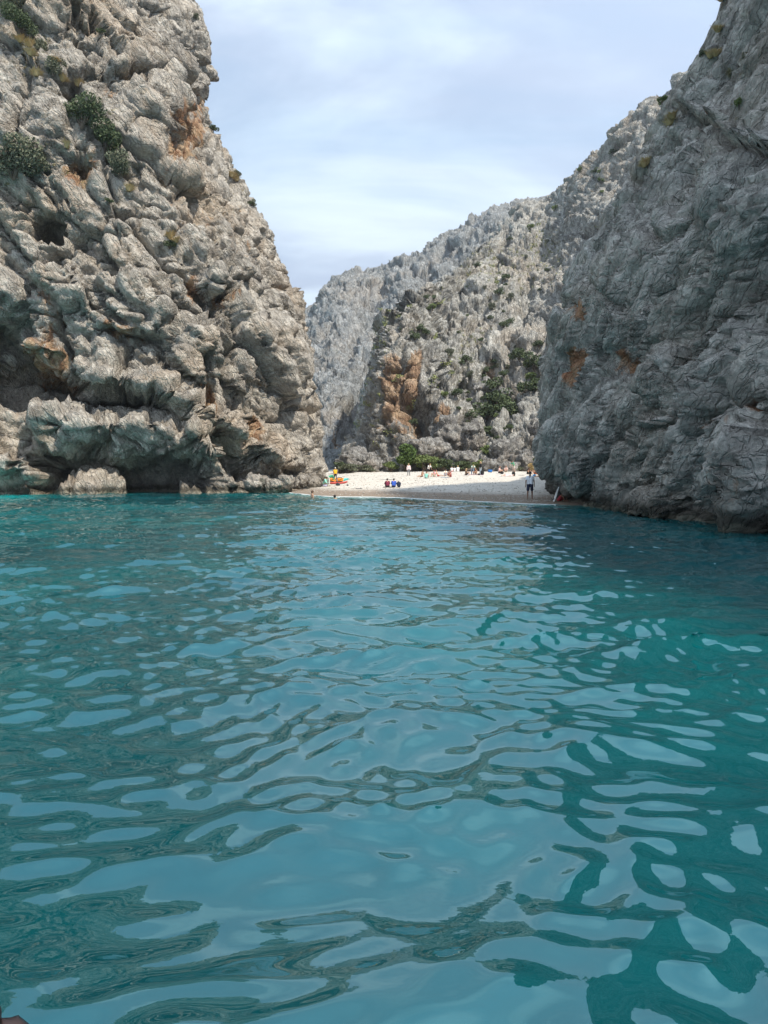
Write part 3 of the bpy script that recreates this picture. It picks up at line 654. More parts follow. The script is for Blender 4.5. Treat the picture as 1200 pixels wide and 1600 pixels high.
# bushes growing on the left cliff
BIG = [shrub_proto('cliff_bush', '', rblobs(rd, 10, 1.2, .7, 1.3, .75), 3600, 0.11, mt, 40 + k, 0.07) for k, mt in enumerate([M_LEAF, M_LEAF3])]
for px_, py_, sc_, pr, lab in [
    (128, 188, 1.15, 0, 'dense green bush growing from the left cliff, upper one of the large pair'),
    (165, 232, 1.25, 0, 'large green bush on the left cliff just below and right of the densest bush'),
    (188, 262, 0.9, 1, 'sparser grey green bush at the lower right end of the cliff bushes'),
    (25, 262, 1.5, 1, 'grey twiggy bush on the left cliff at the left edge of the photo'),
    (-8, 262, 1.3, 1, 'grey bush on the left cliff cut off by the left edge of the photo'),
    (62, 258, 0.95, 1, 'small grey twiggy bush right of the bush at the left edge'),
    (30, 38, 0.9, 0, 'green bush high on the left cliff near the top left corner'),
    (60, 78, 0.85, 1, 'low green bush on the ledge under the top left corner'),
    (85, 105, 0.8, 1, 'low green bush at the lower end of the top left ledge'),
    (12, 14, 0.9, 1, 'shrub in the top left corner of the left cliff')]:
    p = on_left(px_, py_ + 12); place_shrub('cliff_bush', BIG[pr], (p[0], p[1] - 0.2, p[2]), sc_, rd.uniform(0, 6), lab, 'bush')
for px_, py_ in [(372, 275), (395, 320), (170, 318), (205, 330), (160, 55), (335, 205), (305, 30), (262, 385)]:
    p = on_left(px_, py_); place_shrub('cliff_shrub', SH[rd.randrange(4)], tuple(p), rd.uniform(.35, .6), rd.uniform(0, 6), 'small shrub rooted in a crack of the tall left cliff', 'shrub', 'small shrubs on the left cliff')
for px_, py_, sc_ in [(1028, 152, .32), (1096, 88, .22), (955, 232, .4), (1155, 168, .3), (905, 262, .4), (935, 264, .3), (1075, 170, .25)]:
    p = on_right(px_, py_) if px_ > 975 else on_mid(px_, py_ + 6); k_ = sc_ if px_ > 975 else sc_ * 2.6
    place_shrub('cliff_shrub', SH[rd.randrange(4)], tuple(p), k_, rd.uniform(0, 6), 'small dark shrub clinging to the rim of the right hand cliff', 'shrub', 'small shrubs on the right cliff')
# dry grass tufts
def tuft_mesh(seed, n=260, h=.55, r=.22):
    rg = np.random.RandomState(seed); V = []; 
    for _ in range(n):
        a = rg.rand() * 6.283; q = rg.rand() ** .5 * r; b0 = np.array([math.cos(a) * q * .5, math.sin(a) * q * .5, 0])
        tip = np.array([math.cos(a) * (q + .3 * rg.rand()) * 1.3, math.sin(a) * (q + .3 * rg.rand()) * 1.3, h * (.5 + .5 * rg.rand())])
        sd_ = np.array([-math.sin(a), math.cos(a), 0]) * .014
        m_ = (b0 + tip) / 2 + np.array([0, 0, .08]); V += [b0 - sd_, b0 + sd_, m_ + sd_, m_ - sd_, m_ - sd_, m_ + sd_, tip + sd_ * .3, tip - sd_ * .3]
    return mesh_np('tuft', V, np.arange(len(V)).reshape(-1, 4), False)
TU = [tuft_mesh(k) for k in range(3)]
for t_ in TU: t_.materials.append(M_DRY)
for px_, py_ in [(45, 92), (60, 118), (100, 128), (35, 65), (50, 72), (105, 232), (372, 283), (278, 382), (362, 278), (120, 140), (88, 98), (270, 375), (200, 300), (20, 30)]:
    p = on_left(px_, py_); o = link('grass_tuft', TU[rd.randrange(3)], None, None, label='tuft of dry yellow grass sprouting from the tall left cliff', category='grass tuft', group='dry grass tufts on the left cliff'); o.location = (p[0], p[1] - .1, p[2]); o.scale = (1.3, 1.3, 1.1); o.rotation_euler = (.3, 0, rd.uniform(0, 6))
for px_, py_ in [(1125, 50), (1118, 88), (1108, 92), (1150, 75), (1055, 185), (1050, 195), (1128, 150), (1012, 258), (1008, 262), (1130, 4), (1004, 268), (1160, 70)]:
    p = on_right(px_, py_); o = link('grass_tuft', TU[rd.randrange(3)], None, None, label='tuft of dry straw coloured grass on the dark right cliff', category='grass tuft', group='dry grass tufts on the right cliff'); o.location = (p[0] - .1, p[1] - .1, p[2]); o.scale = (.8, .8, .7); o.rotation_euler = (.2, -.3, rd.uniform(0, 6))
# shrubs on the slope behind the beach
slope_named = [(776, 632, 2.6, 0, 'dark green shrub filling the gully between two boulders on the slope'), (768, 612, 2.0, 0, 'dark shrub at the top of the boulder gully'), (762, 655, 2.4, 0, 'dark green shrub low in the boulder gully'), (790, 650, 2.3, 0, 'round dark shrub right of the boulder gully'),
    (838, 572, 2.2, 0, 'dark shrub under the ledge left of the shaded right cliff'), (845, 608, 2.2, 0, 'dark green shrub beside the shaded right cliff above the beach'), (812, 560, 1.9, 0, 'dark shrub left of the ledge shrubs beneath the high slope'), (820, 612, 1.6, 0, 'small dark shrub on the bare slab right of the gully')]
for px_, py_, sc_, pr, lab in slope_named:
    p = on_mid(px_, py_); place_shrub('shrub', SH[pr], tuple(p), sc_, rd.uniform(0, 6), lab)
cnt = 0
while cnt < 85:
    px_ = rd.uniform(612, 945); py_ = rd.uniform(250, 690)
    lim = np.interp(px_, [600, 612, 655, 700, 760, 810, 860, 900, 945], [560, 510, 462, 436, 390, 340, 318, 275, 235]) + 8
    if py_ < lim or (py_ < 640 and px_ < 680 and py_ > 560): continue
    if rd.random() > 0.35 + 0.65 * math.exp(-((px_ - 770) / 90) ** 2): continue
    p = on_mid(px_, py_)
    zn_ = 'in the left third of' if px_ < 735 else ('in the middle of' if px_ < 830 else 'at the right end of')
    place_shrub('slope_shrub', SH[rd.choice([0, 1, 2, 3, 0, 2])], tuple(p), rd.uniform(.45, 1.25), rd.uniform(0, 6), 'wild shrub ' + zn_ + ' the slope', 'shrub', 'shrubs ' + zn_ + ' the slope'); cnt += 1
# low scrub nobody could count, on ledges of the slope and the far ridge
def scrub(name, G, NN, px, py, n, size, seed, mask, lab):
    rg = np.random.RandomState(seed); w_ = mask.ravel() * sstep(0.35, 0.8, NN[..., 2]).ravel(); w_ = w_ / w_.sum()
    k = rg.choice(w_.size, n, p=w_); P0 = G.reshape(-1, 3)[k]; V = []
    m_ = 5
    P = np.repeat(P0, m_, 0) + rg.normal(size=(n * m_, 3)) * size * np.array([.8, .8, .45]) + np.array([0, 0, size * .3])
    a = rg.normal(size=P.shape); a /= np.linalg.norm(a, axis=1)[:, None]; b2 = np.cross(a, rg.normal(size=P.shape)); b2 /= np.linalg.norm(b2, axis=1)[:, None]
    V = np.stack([P - a * size * .45, P + b2 * size * .3, P + a * size * .45, P - b2 * size * .3], 1).reshape(-1, 3)
    link(name, mesh_np(name, V, np.arange(len(V)).reshape(-1, 4), False), M_SCRUB, kind='stuff', label=lab)
NMs = blur(NM, 1, 1); NFs = blur(NF, 1, 1)
inv = ((mpx > 560) & (mpx < 980) & (mpy < 735)).astype(np.float32) * (0.15 + patch(mpx, mpy, [(770, 430, 110, 90, 1), (860, 390, 60, 90, 1), (730, 570, 60, 80, .9), (650, 715, 90, 26, .9), (790, 690, 50, 40, .9)], 0.3))
scrub('slope_scrub', GM, NMs, mpx, mpy, 17000, 0.42, 5, inv, 'low green scrub growing on the ledges of the slope')
scrub('ridge_scrub', GF, NFs, fpx, fpy, 4500, 0.8, 6, ((fpx > 470) & (fpx < 900)).astype(np.float32), 'low scrub dotted over the far ridge')
print('veg', time.time() - T0)

# ------------------------------------------------------------------ boulders and small trees behind the beach
def boulder(nm, px_, py_top, wpx, hpx, Y, label, cat='boulder', seed=0, mat=None, rust=0.0, base=None, sub=5, group=None):
    x = (px_ - 600) / F_PX * Y; wdt = wpx / F_PX * Y; hgt = hpx / F_PX * Y
    zc = zt(py_top, Y) - hgt / 2
    bm = bmesh.new(); bmesh.ops.create_icosphere(bm, subdivisions=sub, radius=1.0)
    V = np.array([v.co[:] for v in bm.verts], np.float32); Fc = np.array([[v.index for v in f.verts] for f in bm.faces], np.int32); bm.free()
    V = np.sign(V) * np.abs(V) ** 0.85
    sc3 = np.array([wdt / 2, wdt * .42, hgt / 2], np.float32); Pw = V * sc3 + np.array([x, Y, zc], np.float32)
    s_ = max(0.25, min(wdt, hgt) / 5.5)
    f1, f2, r, tl = voronoi(Pw, 2.6 * s_, seed); d = s_ * (0.9 * (r - .5) + 1.3 * tl) - .25 * s_ * np.exp(-((f2 - f1) / .06) ** 2)
    f1, f2, r, tl = voronoi(Pw, 1.0 * s_, seed + 9); d = d + s_ * (.25 * (r - .5) + .45 * tl) + .14 * s_ * ridged(Pw, 1.2 * s_, 3, .55, seed)
    nn = V / np.linalg.norm(V, axis=1)[:, None]
    Pw = Pw + nn * d[:, None] - np.array([x, Y, zc], np.float32)
    me = mesh_np(nm, Pw, Fc, True, {'rust': np.full(len(Pw), rust)})
    props = dict(label=label, category=cat)
    if group: props['group'] = group
    o = link(nm, me, mat or M_BOULDER, None, **props); o.location = (x, Y, zc); return o
boulder('boulder', 562, 704, 62, 46, 122, 'broad grey boulder behind the beach left of the green tree', seed=3)
boulder('boulder', 612, 716, 26, 28, 121, 'small grey rock tucked against the left of the green tree', seed=5, sub=4)
boulder('boulder', 668, 686, 70, 34, 125, 'flat topped grey boulder under the orange cave', seed=8)
boulder('boulder', 700, 655, 46, 58, 128, 'tall upright grey boulder with an orange stained left side', seed=12, rust=.12)
boulder('boulder', 735, 660, 38, 46, 127, 'rounded grey boulder right of the orange stained one', seed=15)
boulder('boulder', 718, 706, 50, 34, 121, 'low wide grey boulder behind the sunbathers in the middle', seed=18)
boulder('boulder', 766, 718, 30, 24, 118, 'pinkish grey rock behind the standing person in black', seed=21, sub=4)
boulder('boulder', 793, 688, 52, 50, 121, 'large smooth grey boulder above the right end of the beach', seed=24)
boulder('boulder', 830, 700, 40, 40, 118, 'grey boulder beside the shaded right cliff at the beach back', seed=27)
boulder('boulder', 795, 722, 34, 22, 116.5, 'small dark grey rock behind the sunbathers on the right', seed=30, sub=4)
boulder('boulder', 758, 598, 44, 36, 142, 'pale round boulder perched at the head of the slope gully', seed=33)
boulder('boulder', 788, 610, 26, 24, 140, 'small pale boulder wedged right of the perched round boulder', seed=36, sub=4)
boulder('boulder', 777, 642, 14, 14, 134, 'white rock between the dark gully shrubs', seed=39, sub=4)
boulder('boulder', 845, 655, 40, 46, 119, 'sloping grey rock touching the right cliff above the beach', seed=42)
# rocks at the foot of the left cliff
for k, (px_, pt_, w_, h_, Y_) in enumerate([(446, 742, 26, 26, 68.5), (425, 748, 22, 22, 67.5), (470, 744, 18, 16, 72), (484, 748, 12, 10, 74.5), (398, 742, 26, 28, 66.5), (462, 755, 12, 10, 70)]):
    boulder('shore_rock', px_, pt_, w_, h_, Y_, ['grey rock standing at the water where cliff and beach meet', 'dark rock in the water left of the beach corner', 'pale rock on the pebbles at the left cliff foot', 'small pale rock nearest the green shirted person', 'large dark rock at the foot of the left cliff', 'small rock at the very corner of the beach'][k], 'rock', 50 + k * 3, M_LEFT, 0.1, sub=4)
# trees and bushes along the top of the beach
def tree(px_, base_py, wpx, hpx, Y, label, mat, seed, n=2600, leaf=.22, nm='tree', cat='tree', group=None):
    rdx = random.Random(seed); x = (px_ - 600) / F_PX * Y; wd, ht = wpx / F_PX * Y, hpx / F_PX * Y
    g0 = float(beach_z(x, Y)); o = thing(nm, label, cat, (x, Y, max(g0, zt(base_py, Y)) - .1), 0, group)
    bl = []
    for k in range(9):
        a = rdx.uniform(0, 6.28); q = rdx.uniform(.1, .36) * wd
        bl.append(((math.cos(a) * q, math.sin(a) * q, ht * rdx.uniform(.38, .85)), (wd * rdx.uniform(.14, .24), wd * rdx.uniform(.14, .24), ht * rdx.uniform(.10, .17))))
    bl.append(((0, 0, ht * .8), (wd * .22, wd * .22, ht * .18)))
    lm = leaf_mesh('crown', bl, n, leaf, seed); link('crown', lm, mat, o)
    link('trunk', stems_mesh('trunk', [b_[0] for b_ in bl], .05 * wd ** .7, seed), M_TWIG, o)
    return o
M_TREE = plain('tree_leaves', (.075, .12, .03), 0.75, 0.4, .8)
tree(634, 739, 46, 46, 119, 'bright green leafy tree behind the beach below the orange cave', M_TREE, 1, 5200, .24)
tree(664, 739, 44, 28, 118, 'low green bush right of the bright green tree', M_LEAF2, 2, 2400, .2, 'bush', 'bush')
tree(612, 739, 26, 18, 118.5, 'small green bush left of the bright green tree', M_LEAF2, 3, 1300, .18, 'bush', 'bush')
tree(690, 739, 38, 22, 118, 'dark dull green bush behind the seated group', M_LEAF, 4, 1900, .18, 'bush', 'bush')
tree(722, 738, 30, 18, 117.5, 'dark bush at the beach back behind the three white figures', M_LEAF, 5, 1400, .18, 'bush', 'bush')
tree(548, 741, 40, 15, 118, 'olive green hedge like bush behind the kayak', M_LEAF3, 6, 1600, .18, 'bush', 'bush')
tree(575, 741, 30, 12, 117, 'low dry green bush right of the kayak bush', M_LEAF3, 7, 1100, .18, 'bush', 'bush')
tree(532, 740, 22, 20, 119, 'dark bush in the gap beside the left cliff', M_LEAF, 8, 1000, .18, 'bush', 'bush')
tree(750, 738, 24, 20, 118, 'brownish green bush behind the blond standing person', M_LEAF2, 9, 1000, .18, 'bush', 'bush')
tree(844, 739, 34, 30, 114, 'dark green bush in front of the right cliff at the beach end', M_LEAF, 10, 1900, .18, 'bush', 'bush')
tree(775, 690, 46, 26, 130, 'wide dark bush in the middle of the boulders', M_LEAF, 11, 1900, .22, 'bush', 'bush')
tree(762, 716, 30, 22, 124, 'green bush between boulders above the blue bag', M_LEAF2, 12, 1200, .2, 'bush', 'bush')
tree(705, 738, 22, 12, 118, 'small dark bush between the boulders behind the beach', M_LEAF, 13, 700, .18, 'bush', 'bush')
tree(808, 738, 22, 10, 116, 'small olive bush behind the person in green at the beach back', M_LEAF3, 14, 700, .18, 'bush', 'bush')
p = ground_at(833, 100)
o = link('dry_bush', leaf_mesh('dry_bush', [((0, 0, .75), (.6, .5, .45)), ((.3, 0, 1.1), (.45, .4, .35)), ((-.35, 0, 1.0), (.4, .4, .3))], 1500, .10, 77), M_DRY, None, label='straw coloured dry bush behind the seated pair near the right cliff', category='bush'); o.location = p
print('trees', time.time() - T0)

# pebbles: uneven stones lying all over the beach
rg = np.random.RandomState(31); n_ = 5200
X = rg.uniform(-9.5, 13, n_); Y = 46 + (118 - 46) * rg.rand(n_) ** 1.7; Zb = beach_z(X, Y); k_ = Zb > 0.04; X, Y, Zb = X[k_], Y[k_], Zb[k_]; n_ = len(X)
oc = np.array([(1, 0, 0), (0, 1, 0), (-1, 0, 0), (0, -1, 0), (0, 0, .7), (0, 0, -.5)], float); of = np.array([(0, 1, 4), (1, 2, 4), (2, 3, 4), (3, 0, 4), (1, 0, 5), (2, 1, 5), (3, 2, 5), (0, 3, 5)])
sz = 0.025 + .07 * rg.rand(n_) ** 3; V = oc[None] * sz[:, None, None] * (0.7 + .6 * rg.rand(n_, 6, 1)); th = rg.rand(n_) * 6.28
c_, s_ = np.cos(th)[:, None], np.sin(th)[:, None]; V = np.stack([V[..., 0] * c_ - V[..., 1] * s_, V[..., 0] * s_ + V[..., 1] * c_, V[..., 2]], -1) + np.stack([X, Y, Zb + .02], -1)[:, None]
link('pebbles', mesh_np('pebbles', V.reshape(-1, 3), (of[None] + 6 * np.arange(n_)[:, None, None]).reshape(-1, 3), True), plain('pebble_stone', (.42, .38, .33), .9, .5, 3), kind='stuff', label='loose pebbles on the beach')

# ------------------------------------------------------------------ people
def capsule(bm, a, b_, ra, rb, seg=10):
    a, b_ = Vector(a), Vector(b_); d = b_ - a; L = d.length
    if L < 1e-5: d = Vector((0, 0, 1)); b_ = a + d * 1e-4; L = 1e-4
    d = d / L; u = d.orthogonal().normalized(); v = d.cross(u); rings = []
    prof = [(-math.cos(t_) * ra, math.sin(t_) * ra) for t_ in (0.35, .8, 1.25)] + [(L + math.sin(t_) * rb, math.cos(t_) * rb) for t_ in (.25, .75, 1.2)]
    for h, r in prof: rings.append([bm.verts.new(a + d * h + (u * math.cos(2 * math.pi * k / seg) + v * math.sin(2 * math.pi * k / seg)) * r) for k in range(seg)])
    for r0, r1 in zip(rings[:-1], rings[1:]):
        for k in range(seg): bm.faces.new((r0[k], r0[(k + 1) % seg], r1[(k + 1) % seg], r1[k]))
    bm.faces.new(rings[0][::-1]); bm.faces.new(rings[-1])
def ball(bm, c, r, sx=1, sy=1, sz=1, rot=None):
    m_ = Matrix.Translation(c) @ (rot.to_4x4() if rot else Matrix.Identity(4)) @ Matrix.Diagonal((sx, sy, sz, 1))
    bmesh.ops.create_icosphere(bm, subdivisions=2, radius=r, matrix=m_)
_pending = []
def fused(name, bm, voxel, mat, parent, extra=None):
    """one closed surface out of overlapping limbs (voxel remesh, then smoothed)"""
    me = bpy.data.meshes.new(name); bm.to_mesh(me); bm.free()
    o = link(name, me, mat, parent)
    md_ = o.modifiers.new('skin', 'REMESH'); md_.mode = 'VOXEL'; md_.voxel_size = voxel; md_.use_smooth_shade = True
    sm_ = o.modifiers.new('smooth', 'SMOOTH'); sm_.factor = 0.5; sm_.iterations = 2
    _pending.append((o, extra)); return o
SKIN = [plain('skin_light', (.56, .34, .24), .6, .08), plain('skin_tan', (.42, .24, .155), .6, .08), plain('skin_dark', (.20, .10, .06), .6, .08)]
HAIR = {'black': plain('hair_black', (.018, .014, .012), .6, .2), 'brown': plain('hair_brown', (.09, .05, .03), .6, .2), 'blond': plain('hair_blond', (.46, .33, .17), .6, .2), 'red': plain('hair_red', (.20, .07, .03), .6, .2), 'white': plain('cap_white', (.78, .77, .73), .7, .05)}
CL = {}
def cloth(nm, col):
    if nm not in CL: CL[nm] = plain('cloth_' + nm, col, .85, .12, 9)
    return CL[nm]
def pose_joints(kind, H):
    k = H / 1.72; J = {}
    V_ = lambda x, y, z: Vector((x * k, y * k, z * k))    # figure faces -y
    if kind in ('stand', 'walk', 'bend', 'adjust'):
        sp = {'stand': .02, 'walk': .24, 'bend': .06, 'adjust': .05}[kind]
        J['hip'] = V_(0, 0, .93); J['hl'], J['hr'] = V_(-.10, 0, .90), V_(.10, 0, .90)
        J['kl'], J['kr'] = V_(-.13, -sp * .8 - .02, .49), V_(.13, sp * .25 - .02, .49)
        J['al'], J['ar'] = V_(-.14, -sp, .08), V_(.14, sp, .08 + (.03 if kind == 'walk' else 0))
        if kind in ('bend', 'adjust'):
            f = 1.15 if kind == 'bend' else .65
            up = Vector((0, -math.sin(f), math.cos(f)))
            J['ch'] = J['hip'] + up * .36 * k; J['nk'] = J['hip'] + up * .54 * k; J['hd'] = J['hip'] + (up * .71 + Vector((0, -.05, -.01))) * k
            for s_, q in ((-1, 'l'), (1, 'r')):
                J['s' + q] = J['hip'] + up * .48 * k + V_(.19 * s_, 0, 0); J['e' + q] = J['s' + q] + V_(.03 * s_, -.13, -.24); J['w' + q] = J['e' + q] + V_(-.02 * s_, -.14, -.18)
        else:
            J['ch'] = V_(0, .01, 1.27); J['nk'] = V_(0, .01, 1.47); J['hd'] = V_(0, -.015, 1.62)
            for s_, q in ((-1, 'l'), (1, 'r')):
                sw = .16 * s_ if kind == 'walk' else .0
                J['s' + q] = V_(.185 * s_, .01, 1.40); J['e' + q] = V_(.25 * s_, .03 + sw * .5, 1.12); J['w' + q] = V_(.26 * s_, -.07 + sw, .88)
    elif kind in ('sit', 'sit_back', 'hug'):
        lean = {'sit': .12, 'sit_back': -.35, 'hug': .42}[kind]
        J['hip'] = V_(0, 0, .13); up = Vector((0, -math.sin(lean), math.cos(lean)))
        J['hl'], J['hr'] = V_(-.10, -.03, .12), V_(.10, -.03, .12)
        if kind == 'sit_back': kn, an = (-.44, .20), (-.86, .07)
        else: kn, an = (-.38, .46), (-.50, .08)
        for s_, q in ((-1, 'l'), (1, 'r')): J['k' + q] = V_(.15 * s_, *kn); J['a' + q] = V_(.13 * s_, *an)
        J['ch'] = J['hip'] + up * .34 * k; J['nk'] = J['hip'] + up * .54 * k; J['hd'] = J['hip'] + up * .69 * k + V_(0, -.03, 0)
        for s_, q in ((-1, 'l'), (1, 'r')):
            J['s' + q] = J['hip'] + up * .47 * k + V_(.185 * s_, 0, 0)
            if kind == 'sit_back': J['e' + q] = V_(.27 * s_, .30, .30); J['w' + q] = V_(.28 * s_, .36, .06)
            else: J['e' + q] = J['s' + q] + V_(.06 * s_, -.16, -.22); J['w' + q] = V_(.08 * s_, -.44, .40)
    elif kind == 'crouch':
        J['hip'] = V_(0, 0, .30); up = Vector((0, -.55, .83))
        J['hl'], J['hr'] = V_(-.10, -.02, .29), V_(.10, -.02, .29)
        for s_, q in ((-1, 'l'), (1, 'r')): J['k' + q] = V_(.16 * s_, -.40, .46); J['a' + q] = V_(.13 * s_, -.14, .08)
        J['ch'] = J['hip'] + up * .34 * k; J['nk'] = J['hip'] + up * .54 * k; J['hd'] = J['hip'] + up * .69 * k
        for s_, q in ((-1, 'l'), (1, 'r')): J['s' + q] = J['hip'] + up * .47 * k + V_(.185 * s_, 0, 0); J['e' + q] = J['s' + q] + V_(.03 * s_, -.12, -.24); J['w' + q] = J['e' + q] + V_(-.02 * s_, -.16, -.14)
    elif kind == 'lie':
        J['hip'] = V_(0, 0, .13); J['hl'], J['hr'] = V_(-.10, -.03, .12), V_(.10, -.03, .12)
        J['kl'] = V_(-.12, -.42, .26); J['kr'] = V_(.12, -.46, .12); J['al'] = V_(-.12, -.70, .07); J['ar'] = V_(.12, -.90, .08)
        J['ch'] = V_(0, .34, .15); J['nk'] = V_(0, .53, .17); J['hd'] = V_(0, .69, .17)
        for s_, q in ((-1, 'l'), (1, 'r')): J['s' + q] = V_(.185 * s_, .46, .15); J['e' + q] = V_(.30 * s_, .25, .08); J['w' + q] = V_(.28 * s_, .0, .07)
    return J, k
def person(kind, loc, rz, label, skin=0, hair='brown', top=None, bottom=None, shorts=False, H=1.7, voxel=.034, longhair=False, group=None, sleeves=True):
    root = thing('person', label, 'person', loc, rz, group)
    J, k = pose_joints(kind, H); bm = bmesh.new(); side = Vector((1, 0, 0))
    for s_, q in ((-1, 'l'), (1, 'r')):
        capsule(bm, J['h' + q], J['k' + q], .088 * k, .058 * k); capsule(bm, J['k' + q], J['a' + q], .058 * k, .038 * k)
        shin = (J['a' + q] - J['k' + q]).normalized(); ft = Vector((0, -1, 0)) if abs(shin.y) < .8 else Vector((0, -.25, .97)); ft = (ft - shin * ft.dot(shin) * .5).normalized()
        heel = J['a' + q] + shin * .045 * k
        capsule(bm, heel + ft * -.03 * k, heel + ft * .15 * k, .038 * k, .028 * k)
        capsule(bm, J['s' + q], J['e' + q], .052 * k, .040 * k); capsule(bm, J['e' + q], J['w' + q], .040 * k, .027 * k)
        capsule(bm, J['hip'] + side * s_ * .07 * k, J['ch'] + side * s_ * .075 * k, .098 * k, .105 * k)
        capsule(bm, J['ch'] + side * s_ * .075 * k, J['nk'] + (J['ch'] - J['nk']) * .25 + side * s_ * .09 * k, .105 * k, .07 * k)
        hand = (J['w' + q] - J['e' + q]).normalized(); capsule(bm, J['w' + q], J['w' + q] + hand * .075 * k, .027 * k, .032 * k)
    capsule(bm, J['ch'], J['nk'], .09 * k, .062 * k); capsule(bm, J['nk'], J['hd'], .055 * k, .055 * k)
    up = (J['hd'] - J['nk']).normalized()
    ball(bm, J['hd'] + up * .02 * k, .1 * k, .80, .92, 1.15); capsule(bm, J['hd'], J['hd'] + Vector((0, -.045, -.055)) * k, .06 * k, .035 * k)
    # fingers, thumb, ears and nose are added to the same body mesh
    ex = bmesh.new()
    for s_, q in ((-1, 'l'), (1, 'r')):
        hand = (J['w' + q] - J['e' + q]).normalized(); across = hand.cross(Vector((1, 0, 0))).normalized() if abs(hand.x) < .9 else Vector((0, 1, 0)); curl = hand.cross(across).normalized() * -s_
        pal = J['w' + q] + hand * .085 * k
        for i_, ln in enumerate((.064, .074, .07, .055)):
            p0 = pal + across * (i_ - 1.5) * .019 * k; p1 = p0 + (hand * .9 + curl * .25) * ln * .5 * k; p2 = p1 + (hand * .6 + curl * .75) * ln * .5 * k
            tube_bm(ex, [p0, p1, p2], [.0095 * k, .0088 * k, .007 * k], 5)
        p0 = J['w' + q] + hand * .035 * k - across * .028 * k; tube_bm(ex, [p0, p0 - across * .025 * k + hand * .02 * k, p0 - across * .03 * k + hand * .05 * k], [.011 * k, .010 * k, .008 * k], 5)
        ball(ex, J['hd'] + Vector((.082 * s_, .01, .0)) * k, .026 * k, .4, .7, 1.1)
    ball(ex, J['hd'] + Vector((0, -.098, -.005)) * k, .018 * k, .7, .9, 1.3)
    exm = bpy.data.meshes.new('body_extra'); ex.to_mesh(exm); ex.free()
    fused('body', bm, voxel * k, SKIN[skin], root, exm)
    e_ = bmesh.new()
    bmesh.ops.create_icosphere(e_, subdivisions=1, radius=.011 * k); em = bpy.data.meshes.new('eye'); e_.to_mesh(em); e_.free()
    for s_ in (-1, 1): link('eye', em, HAIR['black'], root).location = J['hd'] + Vector((.032 * s_, -.084, .02)) * k
    h = bmesh.new(); ball(h, J['hd'] + (up * .045 + Vector((0, .018, 0))) * k, .106 * k, .88, .95, 1.0)
    if longhair: capsule(h, J['hd'] + Vector((0, .07, .0)) * k, J['nk'] + Vector((0, .09, -.06)) * k, .075 * k, .06 * k)
    else: capsule(h, J['hd'] + Vector((0, .05, .0)) * k, J['hd'] + Vector((0, .055, -.04)) * k, .06 * k, .05 * k)
    fused('hair' if hair != 'white' else 'cap', h, .02, HAIR[hair], root)
    g = .016 * k
    if top:
        c_ = bmesh.new()
        for s_, q in ((-1, 'l'), (1, 'r')):
            capsule(c_, J['hip'] + side * s_ * .075 * k, J['ch'] + side * s_ * .08 * k, .105 * k + g, .108 * k + g)
            capsule(c_, J['ch'] + side * s_ * .08 * k, J['nk'] + (J['ch'] - J['nk']) * .28 + side * s_ * .095 * k, .108 * k + g, .072 * k + g)
            t_ = 1.0 if sleeves == 'long' else .55
            if sleeves: capsule(c_, J['s' + q], J['s' + q].lerp(J['e' + q], t_), .056 * k + g, .048 * k + g)
            if sleeves == 'long': capsule(c_, J['e' + q], J['w' + q], .046 * k + g, .034 * k + g)
        fused('shirt', c_, voxel * k, cloth(*top), root)
    if bottom:
        c_ = bmesh.new()
        for s_, q in ((-1, 'l'), (1, 'r')):
            capsule(c_, J['hip'] + side * s_ * .07 * k, J['h' + q], .112 * k + g, .10 * k + g)
            if shorts: capsule(c_, J['h' + q], J['h' + q].lerp(J['k' + q], .72 if shorts is True else .25), .094 * k + g, .085 * k + g)
            else: capsule(c_, J['h' + q], J['k' + q], .092 * k + g, .066 * k + g); capsule(c_, J['k' + q], J['k' + q].lerp(J['a' + q], .9), .066 * k + g, .05 * k + g)
        fused('shorts' if shorts else 'trousers', c_, voxel * k, cloth(*bottom), root)
    return root
def at(px_, Y): return tuple(ground_at(px_, Y))
P_ = person
WHT = ('white', (.76, .76, .74)); BLK = ('black', (.02, .02, .022)); NAVY = ('navy', (.03, .035, .07)); GREEN = ('green', (.05, .32, .18)); MINT = ('mint', (.30, .68, .58)); PINK = ('pink', (.72, .36, .38)); JEAN = ('jeans', (.22, .33, .46)); GREY = ('grey', (.20, .21, .23)); BLUE = ('blue', (.03, .09, .42)); RED = ('red', (.45, .05, .05)); BEIGE = ('beige', (.55, .47, .36)); MAROON = ('maroon', (.16, .02, .045)); PALE = ('pale_blue', (.62, .70, .82))
Pi = math.pi
o = P_('walk', at(828, 48.6), R(168), 'dark haired man in white T-shirt and dark shorts standing by the water on the right', 2, 'black', ('light_grey_white', (.76, .79, .84)), NAVY, True, 1.80, .02)
P_('bend', at(513, 80), R(115), 'person in green top and pale striped trousers bending beside the orange kayak', 1, 'black', GREEN, ('pale_trousers', (.62, .60, .54)), False, 1.74, sleeves='long')
P_('crouch', at(506, 82), R(60), 'crouching person in turquoise top at the foot of the left cliff', 1, 'black', MINT, MINT, True, 1.7, sleeves='long')
P_('stand', at(524, 93), R(20), 'person in yellow life jacket and white cap standing behind the kayak', 1, 'white', ('yellow', (.80, .45, .02)), BLK, False, 1.72)
P_('hug', at(606, 74), R(190), 'dark haired person in maroon jacket sitting left of the one in blue', 1, 'black', MAROON, BLK, False, 1.75, sleeves='long')
P_('hug', at(615, 74), R(175), 'dark haired person in bright blue jacket sitting beside a dark backpack', 1, 'black', BLUE, NAVY, False, 1.75, sleeves='long')
P_('stand', at(638.5, 102), R(10), 'long haired person in pale pink top and grey trousers standing alone mid beach', 0, 'blond', ('pale_pink', (.74, .60, .60)), GREY, False, 1.70, longhair=True, sleeves='long')
